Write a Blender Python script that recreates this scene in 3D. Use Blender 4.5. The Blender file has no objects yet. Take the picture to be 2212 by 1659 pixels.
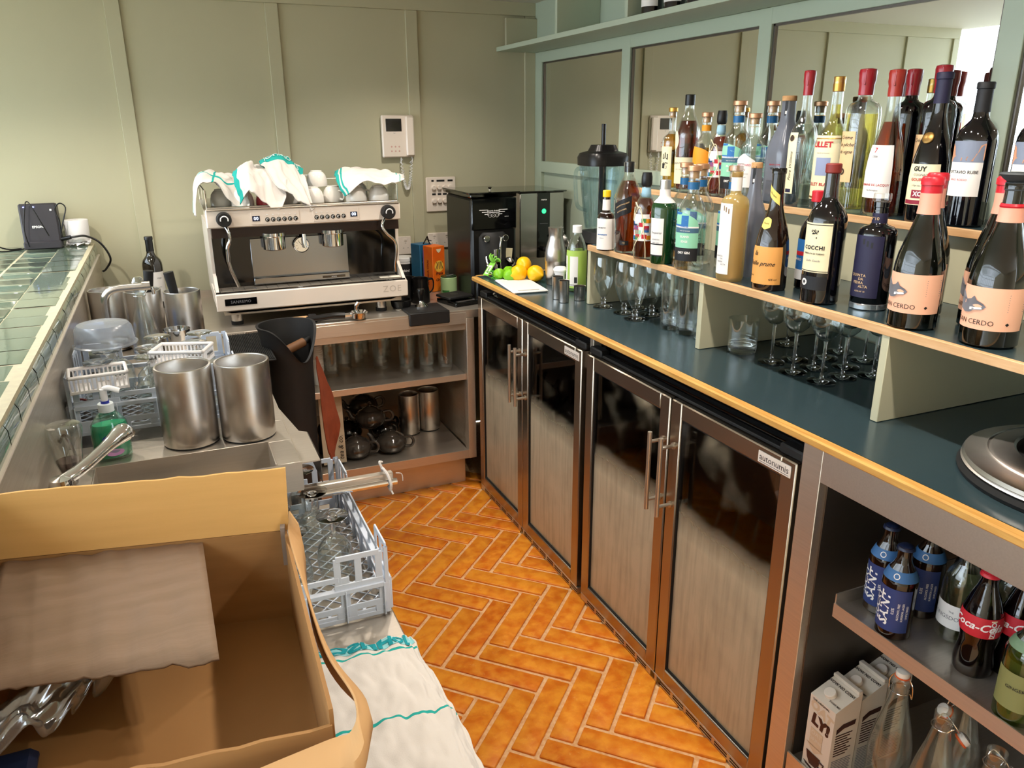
import bpy, math, random
from math import sin, cos, pi, radians as rad
from mathutils import Vector, Matrix, noise
random.seed(7)
S = bpy.context.scene
COL = S.collection
# ---------------------------------------------------------------- camera, world, lights, exposure
cam = bpy.data.cameras.new('camera'); cam.sensor_fit = 'HORIZONTAL'; cam.sensor_width = 36
cam.lens = 1690.24 / 2212 * 36; cam.clip_start = .02
co = bpy.data.objects.new('camera', cam); COL.objects.link(co); S.camera = co
_y, _p, _r = .4064, -.3197, -.0046
fw = Vector((sin(_y) * cos(_p), cos(_y) * cos(_p), sin(_p))); rt = Vector((cos(_y), -sin(_y), 0)); up = rt.cross(fw)
r2 = rt * cos(_r) + up * sin(_r); u2 = -rt * sin(_r) + up * cos(_r)
m = Matrix((r2, u2, -fw)).transposed().to_4x4(); m.translation = (-1.0765, -3.7187, 1.5231); co.matrix_world = m
W = bpy.data.worlds.new('daylight'); S.world = W; W.use_nodes = True
bg = W.node_tree.nodes['Background']; bg.inputs[0].default_value = (.78, .89, 1, 1); bg.inputs[1].default_value = 4.6
S.view_settings.view_transform = 'Standard'; S.view_settings.look = 'None'; S.view_settings.gamma = 1
S.view_settings.use_curve_mapping = False; S.view_settings.exposure = .6
S.cycles.max_bounces = 10; S.cycles.transparent_max_bounces = 40; S.cycles.glossy_bounces = 5; S.cycles.diffuse_bounces = 4
S.cycles.sample_clamp_indirect = 6; S.cycles.caustics_reflective = False; S.cycles.caustics_refractive = False
LAMPS = [(-.08, y, 15) for y in (-.75, -1.3, -1.85, -2.4, -2.95, -3.5)] + [(-1.1, -.85, 15), (-1.75, -.95, 22), (-1.95, -1.9, 10)]
for x, y, p in LAMPS:
    l = bpy.data.lights.new('spot', 'SPOT'); l.energy = p; l.color = (1, .91, .80); l.spot_size = rad(135); l.spot_blend = .6; l.shadow_soft_size = .022
    o = bpy.data.objects.new('spot_beam', l); o.location = (x, y, 2.045); COL.objects.link(o)

# ---------------------------------------------------------------- materials
def C(h, a=1):
    h = h.lstrip('#'); v = [int(h[i:i + 2], 16) / 255 for i in (0, 2, 4)]
    return tuple((c / 12.92 if c <= .04045 else ((c + .055) / 1.055) ** 2.4) for c in v) + (a,)
_M = {}
def mat(name, col, rough=.5, metal=0, spec=.5, coat=0, var=None, bump=None, stretch=(1, 1, 1), rvar=0, trans=0, ior=1.45, alpha=1, emit=0, island=0, sss=0):
    if name in _M: return _M[name]
    M_ = bpy.data.materials.new(name); M_.use_nodes = True; n = M_.node_tree.nodes; L = M_.node_tree.links; b = n['Principled BSDF']
    c = C(col) if isinstance(col, str) else tuple(col)
    b.inputs['Base Color'].default_value = c; b.inputs['Roughness'].default_value = rough; b.inputs['Metallic'].default_value = metal
    b.inputs['Specular IOR Level'].default_value = spec; b.inputs['Coat Weight'].default_value = coat; b.inputs['Coat Roughness'].default_value = .08
    b.inputs['Transmission Weight'].default_value = trans; b.inputs['IOR'].default_value = ior; b.inputs['Alpha'].default_value = alpha
    b.inputs['Subsurface Weight'].default_value = sss
    if emit: b.inputs['Emission Color'].default_value = c; b.inputs['Emission Strength'].default_value = emit
    tc = n.new('ShaderNodeTexCoord'); mp = n.new('ShaderNodeMapping'); mp.inputs['Scale'].default_value = stretch; L.new(tc.outputs['Object'], mp.inputs[0])
    def nz(s, d=4):
        t = n.new('ShaderNodeTexNoise'); t.inputs['Scale'].default_value = s; t.inputs['Detail'].default_value = d; L.new(mp.outputs[0], t.inputs['Vector']); return t
    if var:   # (scale, second colour, amount)
        t = nz(var[0]); r = n.new('ShaderNodeMapRange'); r.inputs[1].default_value = .35; r.inputs[2].default_value = .65; r.inputs[4].default_value = var[2]
        L.new(t.outputs[0], r.inputs[0]); mx = n.new('ShaderNodeMix'); mx.data_type = 'RGBA'; mx.inputs[6].default_value = c; mx.inputs[7].default_value = C(var[1])
        if island:
            g = n.new('ShaderNodeNewGeometry'); ad = n.new('ShaderNodeMath'); ad.operation = 'MULTIPLY_ADD'; ad.inputs[1].default_value = island; L.new(g.outputs['Random Per Island'], ad.inputs[0]); L.new(r.outputs[0], ad.inputs[2]); L.new(ad.outputs[0], mx.inputs[0])
        else: L.new(r.outputs[0], mx.inputs[0])
        L.new(mx.outputs[2], b.inputs['Base Color'])
    if rvar:
        t = nz(var[0] if var else 8); r = n.new('ShaderNodeMapRange'); r.inputs[1].default_value = .3; r.inputs[2].default_value = .7; r.inputs[3].default_value = max(.02, rough - rvar); r.inputs[4].default_value = rough + rvar
        L.new(t.outputs[0], r.inputs[0]); L.new(r.outputs[0], b.inputs['Roughness'])
    if bump:  # (scale, strength, distance)
        t = nz(bump[0]); bp = n.new('ShaderNodeBump'); bp.inputs['Strength'].default_value = bump[1]; bp.inputs['Distance'].default_value = bump[2] if len(bump) > 2 else .002
        L.new(t.outputs[0], bp.inputs['Height']); L.new(bp.outputs[0], b.inputs['Normal'])
    _M[name] = M_; return M_
def glass(name, tint='#ffffff', refl=.55, base=.045, rough=.0, cloud=0, cloudcol='#ffffff'):
    if name in _M: return _M[name]
    M_ = bpy.data.materials.new(name); M_.use_nodes = True; n = M_.node_tree.nodes; L = M_.node_tree.links; n.remove(n['Principled BSDF']); out = n['Material Output']
    tr = n.new('ShaderNodeBsdfTransparent'); tr.inputs[0].default_value = C(tint)
    gl = n.new('ShaderNodeBsdfGlossy'); gl.inputs['Roughness'].default_value = rough; gl.inputs[0].default_value = (1, 1, 1, 1)
    lw = n.new('ShaderNodeLayerWeight'); lw.inputs[0].default_value = .5
    pw = n.new('ShaderNodeMath'); pw.operation = 'POWER'; pw.inputs[1].default_value = 2.6; L.new(lw.outputs['Facing'], pw.inputs[0])
    ma = n.new('ShaderNodeMath'); ma.operation = 'MULTIPLY_ADD'; ma.inputs[1].default_value = refl; ma.inputs[2].default_value = base; ma.use_clamp = True; L.new(pw.outputs[0], ma.inputs[0])
    a = tr
    if cloud:
        df = n.new('ShaderNodeBsdfDiffuse'); df.inputs[0].default_value = C(cloudcol); tl = n.new('ShaderNodeBsdfTranslucent'); tl.inputs[0].default_value = C(cloudcol)
        m0 = n.new('ShaderNodeMixShader'); L.new(df.outputs[0], m0.inputs[1]); L.new(tl.outputs[0], m0.inputs[2])
        m1 = n.new('ShaderNodeMixShader'); m1.inputs[0].default_value = cloud; L.new(tr.outputs[0], m1.inputs[1]); L.new(m0.outputs[0], m1.inputs[2]); a = m1
    mx = n.new('ShaderNodeMixShader'); L.new(ma.outputs[0], mx.inputs[0]); L.new(a.outputs[0], mx.inputs[1]); L.new(gl.outputs[0], mx.inputs[2]); L.new(mx.outputs[0], out.inputs[0])
    _M[name] = M_; return M_
SAGE_WARMLIT = mat('warm_lit_sage_paint', '#bfbb9f', .36, var=(2.5, '#b7b498', .5), bump=(180, .08, .0006), spec=.45)  # sage paint with the warm light mixed into its colour
SAGE_DAYLIT = mat('daylit_sage_paint', '#b3bfaa', .4, bump=(120, .06, .0005))  # same sage paint, cool daylight mixed into its colour
CEIL = mat('ceiling_paint', '#d9d2c6', .7)
WHITE = mat('white_paint', '#eef0ee', .5)
def steel(name, col, st, r=.36): return mat(name, col, r, .82, var=(7, '#b5ab9e', .2), stretch=st, rvar=.05, bump=(35, .05, .0003))
STEEL = steel('brushed_steel', '#d2c8ba', (1, 1, 40)); STEELH = steel('brushed_steel_sheet', '#cdc3b6', (1, 40, 40)); STEELY = steel('brushed_steel_front', '#d2c7b8', (40, 1, 40))
STEELR = mat('satin_steel_cylinder', '#c6c1bc', .27, 1)
_b = STEELR.node_tree.nodes['Principled BSDF']; _b.inputs['Anisotropic'].default_value = .75; _t = STEELR.node_tree.nodes.new('ShaderNodeTangent'); _t.direction_type = 'RADIAL'; _t.axis = 'Z'; STEELR.node_tree.links.new(_t.outputs[0], _b.inputs['Tangent'])
SATIN = mat('satin_metal_handle', '#c9c1b4', .32, .9)
STEELD = mat('brushed_steel_door', '#a89b8b', .27, .95)
CHROME = mat('chrome', '#e6e6e6', .06, 1)
DSTEEL = mat('dark_steel', '#6a645e', .4, .9)
BLACK = mat('black_plastic', '#0c0b0c', .32, var=(20, '#141314', .5))
BLACKM = mat('matte_black_plastic', '#151414', .6, var=(30, '#1c1b1b', .5))
GLOSSB = mat('gloss_black', '#050506', .06, coat=.5)
RUBBER = mat('black_rubber', '#0b0b0b', .8)
OAK = mat('oak_wood', '#d3a45a', .38, var=(9, '#b9813c', .7), stretch=(10, 1, 10), bump=(40, .12, .001), coat=.15)
OAKL = mat('pale_oak_edge', '#d9b184', .45, var=(9, '#c08f5e', .7), stretch=(10, 1, 10), bump=(40, .1, .001))
TEAL = mat('dark_teal_laminate', '#2d3d42', .22, var=(60, '#304146', .5), spec=.55)
MIRROR = mat('mirror_silvering', '#f2f5f3', .004, 1)
TILE = mat('green_glazed_tile', '#667a70', .06, var=(7, '#788874', .6), bump=(16, .25, .003), coat=.7, island=.3)
GROUT = mat('pale_grout', '#c4bc9e', .85, var=(60, '#b3a890', .6))
BRICK = mat('terracotta_brick', '#cf6414', .40, var=(26, '#e8952a', .8), bump=(70, .5, .002), island=.42, rvar=.12, spec=.4)
_n = BRICK.node_tree.nodes; _l = BRICK.node_tree.links; _p = _n['Principled BSDF']; _src = _p.inputs['Base Color'].links[0].from_socket
_tc2 = _n.new('ShaderNodeTexCoord'); _vo = _n.new('ShaderNodeTexNoise'); _vo.inputs['Scale'].default_value = 55; _vo.inputs['Detail'].default_value = 8; _vo.inputs['Roughness'].default_value = .75; _vo.inputs['Distortion'].default_value = 1.5; _l.new(_tc2.outputs['Object'], _vo.inputs['Vector'])
_mr = _n.new('ShaderNodeMapRange'); _mr.inputs[1].default_value = .60; _mr.inputs[2].default_value = .70; _mr.inputs[4].default_value = .55; _l.new(_vo.outputs[0], _mr.inputs[0])
_mx = _n.new('ShaderNodeMix'); _mx.data_type = 'RGBA'; _mx.inputs[7].default_value = C('#f7c070'); _l.new(_src, _mx.inputs[6]); _l.new(_mr.outputs[0], _mx.inputs[0]); _l.new(_mx.outputs[2], _p.inputs['Base Color'])
MORTAR = mat('floor_mortar', '#dfb88a', .85, var=(90, '#c98c50', .7), bump=(120, .4, .001))
CARD_SHADED = mat('shaded_corrugated_cardboard', '#a67a49', .75, var=(5, '#966c3e', .6), stretch=(1, 1, 10), bump=(30, .15, .001))  # box card, base colour darkened for the shade inside the box
CARD_LIT = mat('lit_cardboard_flap', '#dfae68', .7, var=(5, '#d3a25c', .5), stretch=(1, 1, 14), bump=(30, .1, .001))  # same card, colour lightened for the light caught by the raised flap
WPLAS = mat('white_plastic', '#eeeeee', .3)
RACK = mat('grey_white_plastic', '#d3dcea', .35)
CREAM = mat('cream_white_paint', '#ece0d4', .3, coat=.2)
CERAM = mat('white_glazed_ceramic', '#f4f0ea', .1, coat=.4)
GLASS = glass('clear_glass', '#fafcfb', .85, .06)
CLOTH = mat('white_cotton_cloth', '#d9d3cd', .9, bump=(500, .35, .001))
CTEAL = mat('teal_cloth_print', '#1fa39c', .9, bump=(500, .35, .001))
RGL = mat('solid_clear_glass', '#ffffff', .0, trans=1, ior=1.45)
CORK = mat('cork', '#c99c6c', .8, var=(60, '#a97c4e', .7))
INK = mat('black_ink', '#121212', .6); INKW = mat('white_ink', '#f2f2f2', .5); INKR = mat('red_ink', '#b3202a', .5); INKG = mat('grey_ink', '#7b7b80', .6)

# ---------------------------------------------------------------- geometry helpers
_tc = {}
def text_geo(s, size, bold=0, shear=0, ax='CENTER', spacing=1):
    k = (s, size, bold, shear, ax, spacing)
    if k in _tc: return _tc[k]
    cu = bpy.data.curves.new('t', 'FONT'); cu.body = s; cu.size = size; cu.align_x = ax; cu.align_y = 'CENTER'; cu.offset = bold * size; cu.shear = shear; cu.resolution_u = 2; cu.space_character = spacing
    ob = bpy.data.objects.new('t', cu); COL.objects.link(ob); dg = bpy.context.evaluated_depsgraph_get()
    me = bpy.data.meshes.new_from_object(ob.evaluated_get(dg)); v = [tuple(q.co) for q in me.vertices]; f = [tuple(q.vertices) for q in me.polygons]
    bpy.data.meshes.remove(me); bpy.data.objects.remove(ob); bpy.data.curves.remove(cu); _tc[k] = (v, f); return v, f
def rz(a): return Matrix.Rotation(a, 4, 'Z')
def tr(*p): return Matrix.Translation(p)
class G:
    def __init__(s): s.v = []; s.f = []; s.k = []; s.mats = []
    def mi(s, m):
        if m not in s.mats: s.mats.append(m)
        return s.mats.index(m)
    def add(s, v, f, m, T=None):
        o = len(s.v)
        if T is not None: v = [tuple(T @ Vector(p)) for p in v]
        s.v += [tuple(p) for p in v]; i = s.mi(m)
        for q in f: s.f.append(tuple(o + a for a in q)); s.k.append(i)
        return s
    def box(s, a, b, m, bev=0, T=None):
        x0, y0, z0 = [min(a[i], b[i]) for i in range(3)]; x1, y1, z1 = [max(a[i], b[i]) for i in range(3)]
        if not bev:
            v = [(x, y, z) for z in (z0, z1) for y in (y0, y1) for x in (x0, x1)]
            return s.add(v, [(0, 2, 3, 1), (4, 5, 7, 6), (0, 1, 5, 4), (2, 6, 7, 3), (0, 4, 6, 2), (1, 3, 7, 5)], m, T)
        c = min(bev, (x1 - x0) * .49, (y1 - y0) * .49, (z1 - z0) * .49); v = []; I = {}
        for iz in (0, 1):
            for iy in (0, 1):
                for ix in (0, 1):
                    for ax in range(3):
                        p = [(x0, x1)[ix], (y0, y1)[iy], (z0, z1)[iz]]
                        for o in range(3):
                            if o != ax: p[o] += c * (1 if (ix, iy, iz)[o] == 0 else -1)
                        I[ix, iy, iz, ax] = len(v); v.append(p)
        f = []
        for ax in range(3):
            o1, o2 = [i for i in range(3) if i != ax]
            for sd in (0, 1):
                q = []
                for a1, a2 in ((0, 0), (1, 0), (1, 1), (0, 1)):
                    t = [0, 0, 0]; t[ax] = sd; t[o1] = a1; t[o2] = a2; q.append(I[t[0], t[1], t[2], ax])
                f.append(q if (sd == 1) == (ax != 1) else q[::-1])
            for a1 in (0, 1):
                for a2 in (0, 1):
                    e = []
                    for sd, order in ((0, (o1, o2)), (1, (o2, o1))):
                        for k in order:
                            t = [0, 0, 0]; t[ax] = sd; t[o1] = a1; t[o2] = a2; e.append(I[t[0], t[1], t[2], k])
                    f.append(e)
        for ix in (0, 1):
            for iy in (0, 1):
                for iz in (0, 1): f.append([I[ix, iy, iz, a_] for a_ in range(3)])
        return s.add(v, f, m, T)
    def lathe(s, prof, m, n=32, T=None, sq=0, cap=True, at=(0, 0, 0), sx=1, sy=1):
        v = []; f = []
        def R(t):
            if not sq: return 1
            c_, s_ = abs(cos(t)), abs(sin(t)); return 1 / ((c_ ** sq + s_ ** sq) ** (1 / sq))
        k = len(prof)
        for r, z in prof:
            for i in range(n):
                t = 2 * pi * i / n; q = R(t) * r; v.append((at[0] + q * cos(t) * sx, at[1] + q * sin(t) * sy, at[2] + z))
        for j in range(k - 1):
            for i in range(n): a = j * n + i; b = j * n + (i + 1) % n; f.append((a, b, b + n, a + n))
        if cap:
            if prof[0][0] > 1e-5: f.append(tuple(range(n))[::-1])
            if prof[-1][0] > 1e-5: f.append(tuple((k - 1) * n + i for i in range(n)))
        return s.add(v, f, m, T)
    def cyl(s, r, z0, z1, m, n=24, T=None, at=(0, 0, 0), bev=0):
        return s.lathe([(r - bev, z0), (r, z0 + bev), (r, z1 - bev), (r - bev, z1)] if bev else [(r, z0), (r, z1)], m, n, T, at=at)
    def tube(s, pts, r, m, n=8, closed=False, T=None, flat=1):
        P = [Vector(p) for p in pts]; k = len(P); v = []; f = []; nrm = None
        for i, p in enumerate(P):
            if closed: d = P[(i + 1) % k] - P[i - 1]
            else: d = P[min(i + 1, k - 1)] - P[max(i - 1, 0)]
            d.normalize()
            if nrm is None: nrm = d.orthogonal().normalized()
            nrm = (nrm - d * nrm.dot(d)).normalized(); b = d.cross(nrm); rr = r[i] if isinstance(r, (list, tuple)) else r
            for j in range(n): a = 2 * pi * j / n; v.append(tuple(p + nrm * rr * cos(a) + b * rr * sin(a) * flat))
        for i in range(k if closed else k - 1):
            for j in range(n): a = i * n + j; b = i * n + (j + 1) % n; c = ((i + 1) % k) * n; f.append((a, b, c + (j + 1) % n, c + j))
        if not closed: f.append(tuple(range(n))[::-1]); f.append(tuple((k - 1) * n + j for j in range(n)))
        return s.add(v, f, m, T)
    def prism(s, poly, z0, z1, m, T=None):
        n = len(poly); v = [(x, y, z0) for x, y in poly] + [(x, y, z1) for x, y in poly]
        f = [tuple(range(n))[::-1], tuple(range(n, 2 * n))] + [(i, (i + 1) % n, n + (i + 1) % n, n + i) for i in range(n)]
        return s.add(v, f, m, T)
    def text(s, t, size, m, T=None, fn=None, **k):
        v, f = text_geo(t, size, **k)
        if fn: v = [fn(p[0], p[1]) for p in v]
        return s.add(v, f, m, T)
    def grid(s, fn, nu, nv, m, mfn=None):
        v = [fn(i / nu, j / nv) for j in range(nv + 1) for i in range(nu + 1)]; o = len(s.v); s.v += [tuple(p) for p in v]
        for j in range(nv):
            for i in range(nu):
                a = j * (nu + 1) + i; s.f.append((o + a, o + a + 1, o + a + nu + 2, o + a + nu + 1)); s.k.append(s.mi(mfn((i + .5) / nu, (j + .5) / nv) if mfn else m))
        return s
    def obj(s, name, parent=None, world=False, org=None, ang=38, solid=0, loc=None):
        me = bpy.data.meshes.new(name); off = Vector((0, 0, 0))
        if parent is not None and world: off = parent.location
        if org is not None: off = Vector(org)
        me.from_pydata([tuple(Vector(p) - off) for p in s.v], [], s.f)
        for m_ in s.mats: me.materials.append(m_)
        me.polygons.foreach_set('material_index', s.k); me.polygons.foreach_set('use_smooth', [True] * len(s.f)); me.update(); me.set_sharp_from_angle(angle=rad(ang))
        o = bpy.data.objects.new(name, me); COL.objects.link(o)
        if parent is not None: o.parent = parent
        if org is not None and parent is None: o.location = org
        if loc is not None: o.location = loc
        if solid: md = o.modifiers.new('thickness', 'SOLIDIFY'); md.thickness = solid; md.offset = 0
        return o
def tag(o, label, cat, group=None, kind=None):
    if label: o['label'] = label
    if cat: o['category'] = cat
    if group: o['group'] = group
    if kind: o['kind'] = kind
    return o
def thing(name, label, cat, loc=(0, 0, 0), rot=0, group=None):
    o = bpy.data.objects.new(name, None); COL.objects.link(o); o.location = loc; o.rotation_euler = (0, 0, rot); o.empty_display_size = .05
    return tag(o, label, cat, group)
def struct(g, name, org=None, **k):
    o = g.obj(name, org=org, **k); o['kind'] = 'structure'; return o
def dup(root, label, loc, rot=None, group=None):
    def cp(o, p):
        c = o.copy(); COL.objects.link(c); c.parent = p
        for ch in list(o.children): cp(ch, c)
        return c
    r = cp(root, None); r.location = loc
    if rot is not None: r.rotation_euler = (0, 0, rot)
    r['label'] = label
    if group: r['group'] = group
    return r
def bez(pts, n=24):   # Catmull-Rom through points
    P = [Vector(p) for p in pts]; P = [P[0] * 2 - P[1]] + P + [P[-1] * 2 - P[-2]]; o = []
    k = len(P) - 3
    for i in range(k):
        a, b, c, d = P[i:i + 4]; N = max(2, n // k)
        for j in range(N + (i == k - 1)):
            t = j / N; o.append(.5 * ((2 * b) + (c - a) * t + (2 * a - 5 * b + 4 * c - d) * t * t + (-a + 3 * b - 3 * c + d) * t ** 3))
    return o
#@@ROOM
# ---------------------------------------------------------------- room
g = G(); Wb, Lb, gr = .077, .302, .0125; rb = random.Random(3)
q2 = math.sqrt(.5)
def brick(e1, e2, a, b):
    cx, cy = e1 + a / 2, e2 + b / 2; X, Y = (cx + cy) * q2, (cy - cx) * q2
    if not (-1.02 < X < .16 and -3.8 < Y < -.45): return
    z = rb.uniform(-.0012, .0012); t = rb.uniform(-.008, .008)
    T = tr(X, Y, z) @ rz(-pi / 4 + t); g.box((-a / 2 + gr / 2, -b / 2 + gr / 2, -.02), (a / 2 - gr / 2, b / 2 - gr / 2, 0), BRICK, .0022, T)
for i in range(-60, 60):
    for j in range(-14, 15):
        o1, o2 = .428 + i * Wb + j * Lb, -.989 + i * Wb - j * Lb
        brick(o1, o2, Lb, Wb); brick(o1, o2 + Wb, Wb, Lb)
g.box((-2.2, -6, -.06), (.8, .0, -.006), MORTAR)
struct(g, 'floor', ang=60)
g = G(); g.box((-9, -8, -.1), (-2.2, 6, -.01), mat('pale_stone_floor', '#b9b2a4', .4, var=(3, '#a8a192', .5))); struct(g, 'floor')
g = G(); g.box((-2.2, 0, 0), (.8, .12, 2.1), SAGE_WARMLIT); struct(g, 'wall_back')
g = G()
for x0, x1 in ((-1.2043, -1.1487), (-.5973, -.5444), (.0082, .0621), (.596, .65), (-1.815, -1.76), (-2.2, -2.15)): g.box((x0, -.012, .8), (x1, 0, 2.012), SAGE_WARMLIT, .0015)
g.box((-2.2, -.012, 2.012), (.65, 0, 2.08), SAGE_WARMLIT, .0015); g.box((.49, -.03, 1.872), (.65, -.012, 2.0), SAGE_WARMLIT, .001)
struct(g, 'trim_1')
g = G(); g.box((-2.25, -6, 2.07), (.8, .12, 2.3), CEIL); struct(g, 'ceiling')
g = G(); g.box((.675, -5, 0), (.8, 0, 2.1), SAGE_WARMLIT); struct(g, 'wall_right')
g = G(); fx = .65
ys = [(0, -.083), (-.819, -.881), (-1.624, -1.681), (-2.422, -2.482), (-3.22, -3.28), (-4.02, -4.08)]
for a, b in ys: g.box((fx, a, .951), (.674, b, 1.853), SAGE_DAYLIT, .0015)
for z0, z1 in ((1.806, 1.853), (1.301, 1.353)): g.box((fx + .0005, -.02, z0), (.674, -4.08, z1), SAGE_DAYLIT, .0015)
g.box((.668, -.02, .951), (.6745, -4.08, 1.301), SAGE_DAYLIT)
g.box((fx, 0, 1.872), (.674, -4.3, 2.07), SAGE_DAYLIT); struct(g, 'trim_2')
mlab = ['left end panel, above the blender and reflecting plain green wall', 'middle panel behind the whisky and gin bottles, reflecting the intercom', 'wide panel behind the red wax capped bottles, reflecting the window', 'panel at the right edge of the picture']
for i in range(4):
    a, b = ys[i][1], ys[i + 1][0]; g = G(); g.box((.664, a + .001, 1.352), (.668, b - .001, 1.807), MIRROR)
    T = [(.6635, a, b)]
    for yy in (a - .004, b + .004): g.box((.658, yy - .003, 1.353), (.6639, yy + .003, 1.806), DSTEEL)
    g.box((.658, a, 1.800), (.6639, b, 1.806), DSTEEL)
    o = g.obj('wall_mirror', org=(.664, (a + b) / 2, 1.353)); tag(o, 'wall mirror in green frame, ' + mlab[i], 'mirror', 'mirrors above the back bar')
# upper shelf with upright dividers
t = thing('upper_shelf', 'green painted shelf with upright dividers running high along the mirrored wall', 'shelf', (.55, 0, 1.853))
g = G(); g.box((.4503, -.001, 1.853), (.65, -4.2, 1.8724), SAGE_DAYLIT, .001); g.obj('shelf_board', t, True)
for y in (-.63, -1.171, -1.71, -2.25, -2.8): g = G(); g.box((.452, y - .009, 1.8724), (.649, y + .009, 2.069), SAGE_DAYLIT, .001); g.obj('divider', t, True)
# conservatory seen in the mirrors: windows, white rafters, far wall
g = G(); FR = WHITE
for x in [-2.4 - .75 * i for i in range(9)]: g.box((x - .035, 2.6, 0), (x + .035, 2.68, 2.45), FR)
for z in (.0, .85, 1.9, 2.4): g.box((-9, 2.6, z), (-2.3, 2.68, z + .07), FR)
struct(g, 'window_1')
g = G()
for y in [2.6 - 1.1 * i for i in range(10)]: g.box((-8.6, y - .04, 0), (-8.52, y + .04, 2.5), FR)
for z in (0, .85, 1.9, 2.4): g.box((-8.6, -8, z), (-8.52, 2.6, z + .07), FR)
struct(g, 'window_2')
g = G()
for k in range(26): y = 2.5 - k * .42; g.box((-8.6, y - .03, 2.5), (-2.25, y + .03, 2.66), FR)
g.box((-3.9, -8, 2.42), (-3.8, 2.6, 2.5), FR); struct(g, 'ceiling')
g = G(); g.box((-2.3, .12, 0), (-2.2, 2.68, 2.7), WHITE); struct(g, 'wall_left')
g = G(); g.box((-9, -6.1, -.1), (.8, -6, 2.7), mat('warm_plaster', '#b8a88c', .7)); struct(g, 'wall_front')  # unseen wall, made solid to cut light from behind the camera
# ---------------------------------------------------------------- right counter
t = thing('back_bar_counter', 'long dark green laminate counter with oak edge above the fridges', 'counter', (.3, -2.4, .9345))
g = G(); g.box((.023, -.79, .9345), (.65, -4.3, .95), TEAL); g.obj('worktop', t, True)
g = G(); g.box((0, -.813, .934), (.023, -4.3, .9505), OAK, .003); g.box((.023, -.79, .934), (.645, -.813, .9505), OAK, .003); g.obj('oak_edge', t, True)
t = thing('bottle_shelf', 'lower tier of the bottle display on upright dividers, standing on the counter', 'shelf', (.42, -2.4, .9505))
g = G(); g.box((.19, -1.4377, 1.130), (.65, -4.2, 1.1470), TEAL); g.obj('lower_shelf', t, True)
g = G(); g.box((.178, -1.4377, 1.1295), (.19, -4.2, 1.1474), OAKL, .001); g.obj('lower_oak_edge', t, True)
for y in (-1.447, -2.056, -2.648, -3.42): g = G(); g.box((.180, y - .009, .9508), (.648, y + .009, 1.1297), SAGE_WARMLIT, .001); g.obj('divider', t, True)
t = thing('upper_bottle_shelf', 'upper tier of the bottle display, green laminate with pale oak edge', 'shelf', (.55, -2.4, 1.295))
g = G(); g.box((.460, -1.28, 1.295), (.65, -4.2, 1.3118), TEAL); g.obj('upper_shelf_board', t, True)
g = G(); g.box((.448, -1.28, 1.2945), (.46, -4.2, 1.3120), OAKL, .001); g.obj('upper_oak_edge', t, True)
g = G(); g.box((.470, -1.44, 1.1476), (.478, -4.2, 1.2947), SAGE_WARMLIT); g.obj('riser_panel', t, True)
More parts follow.
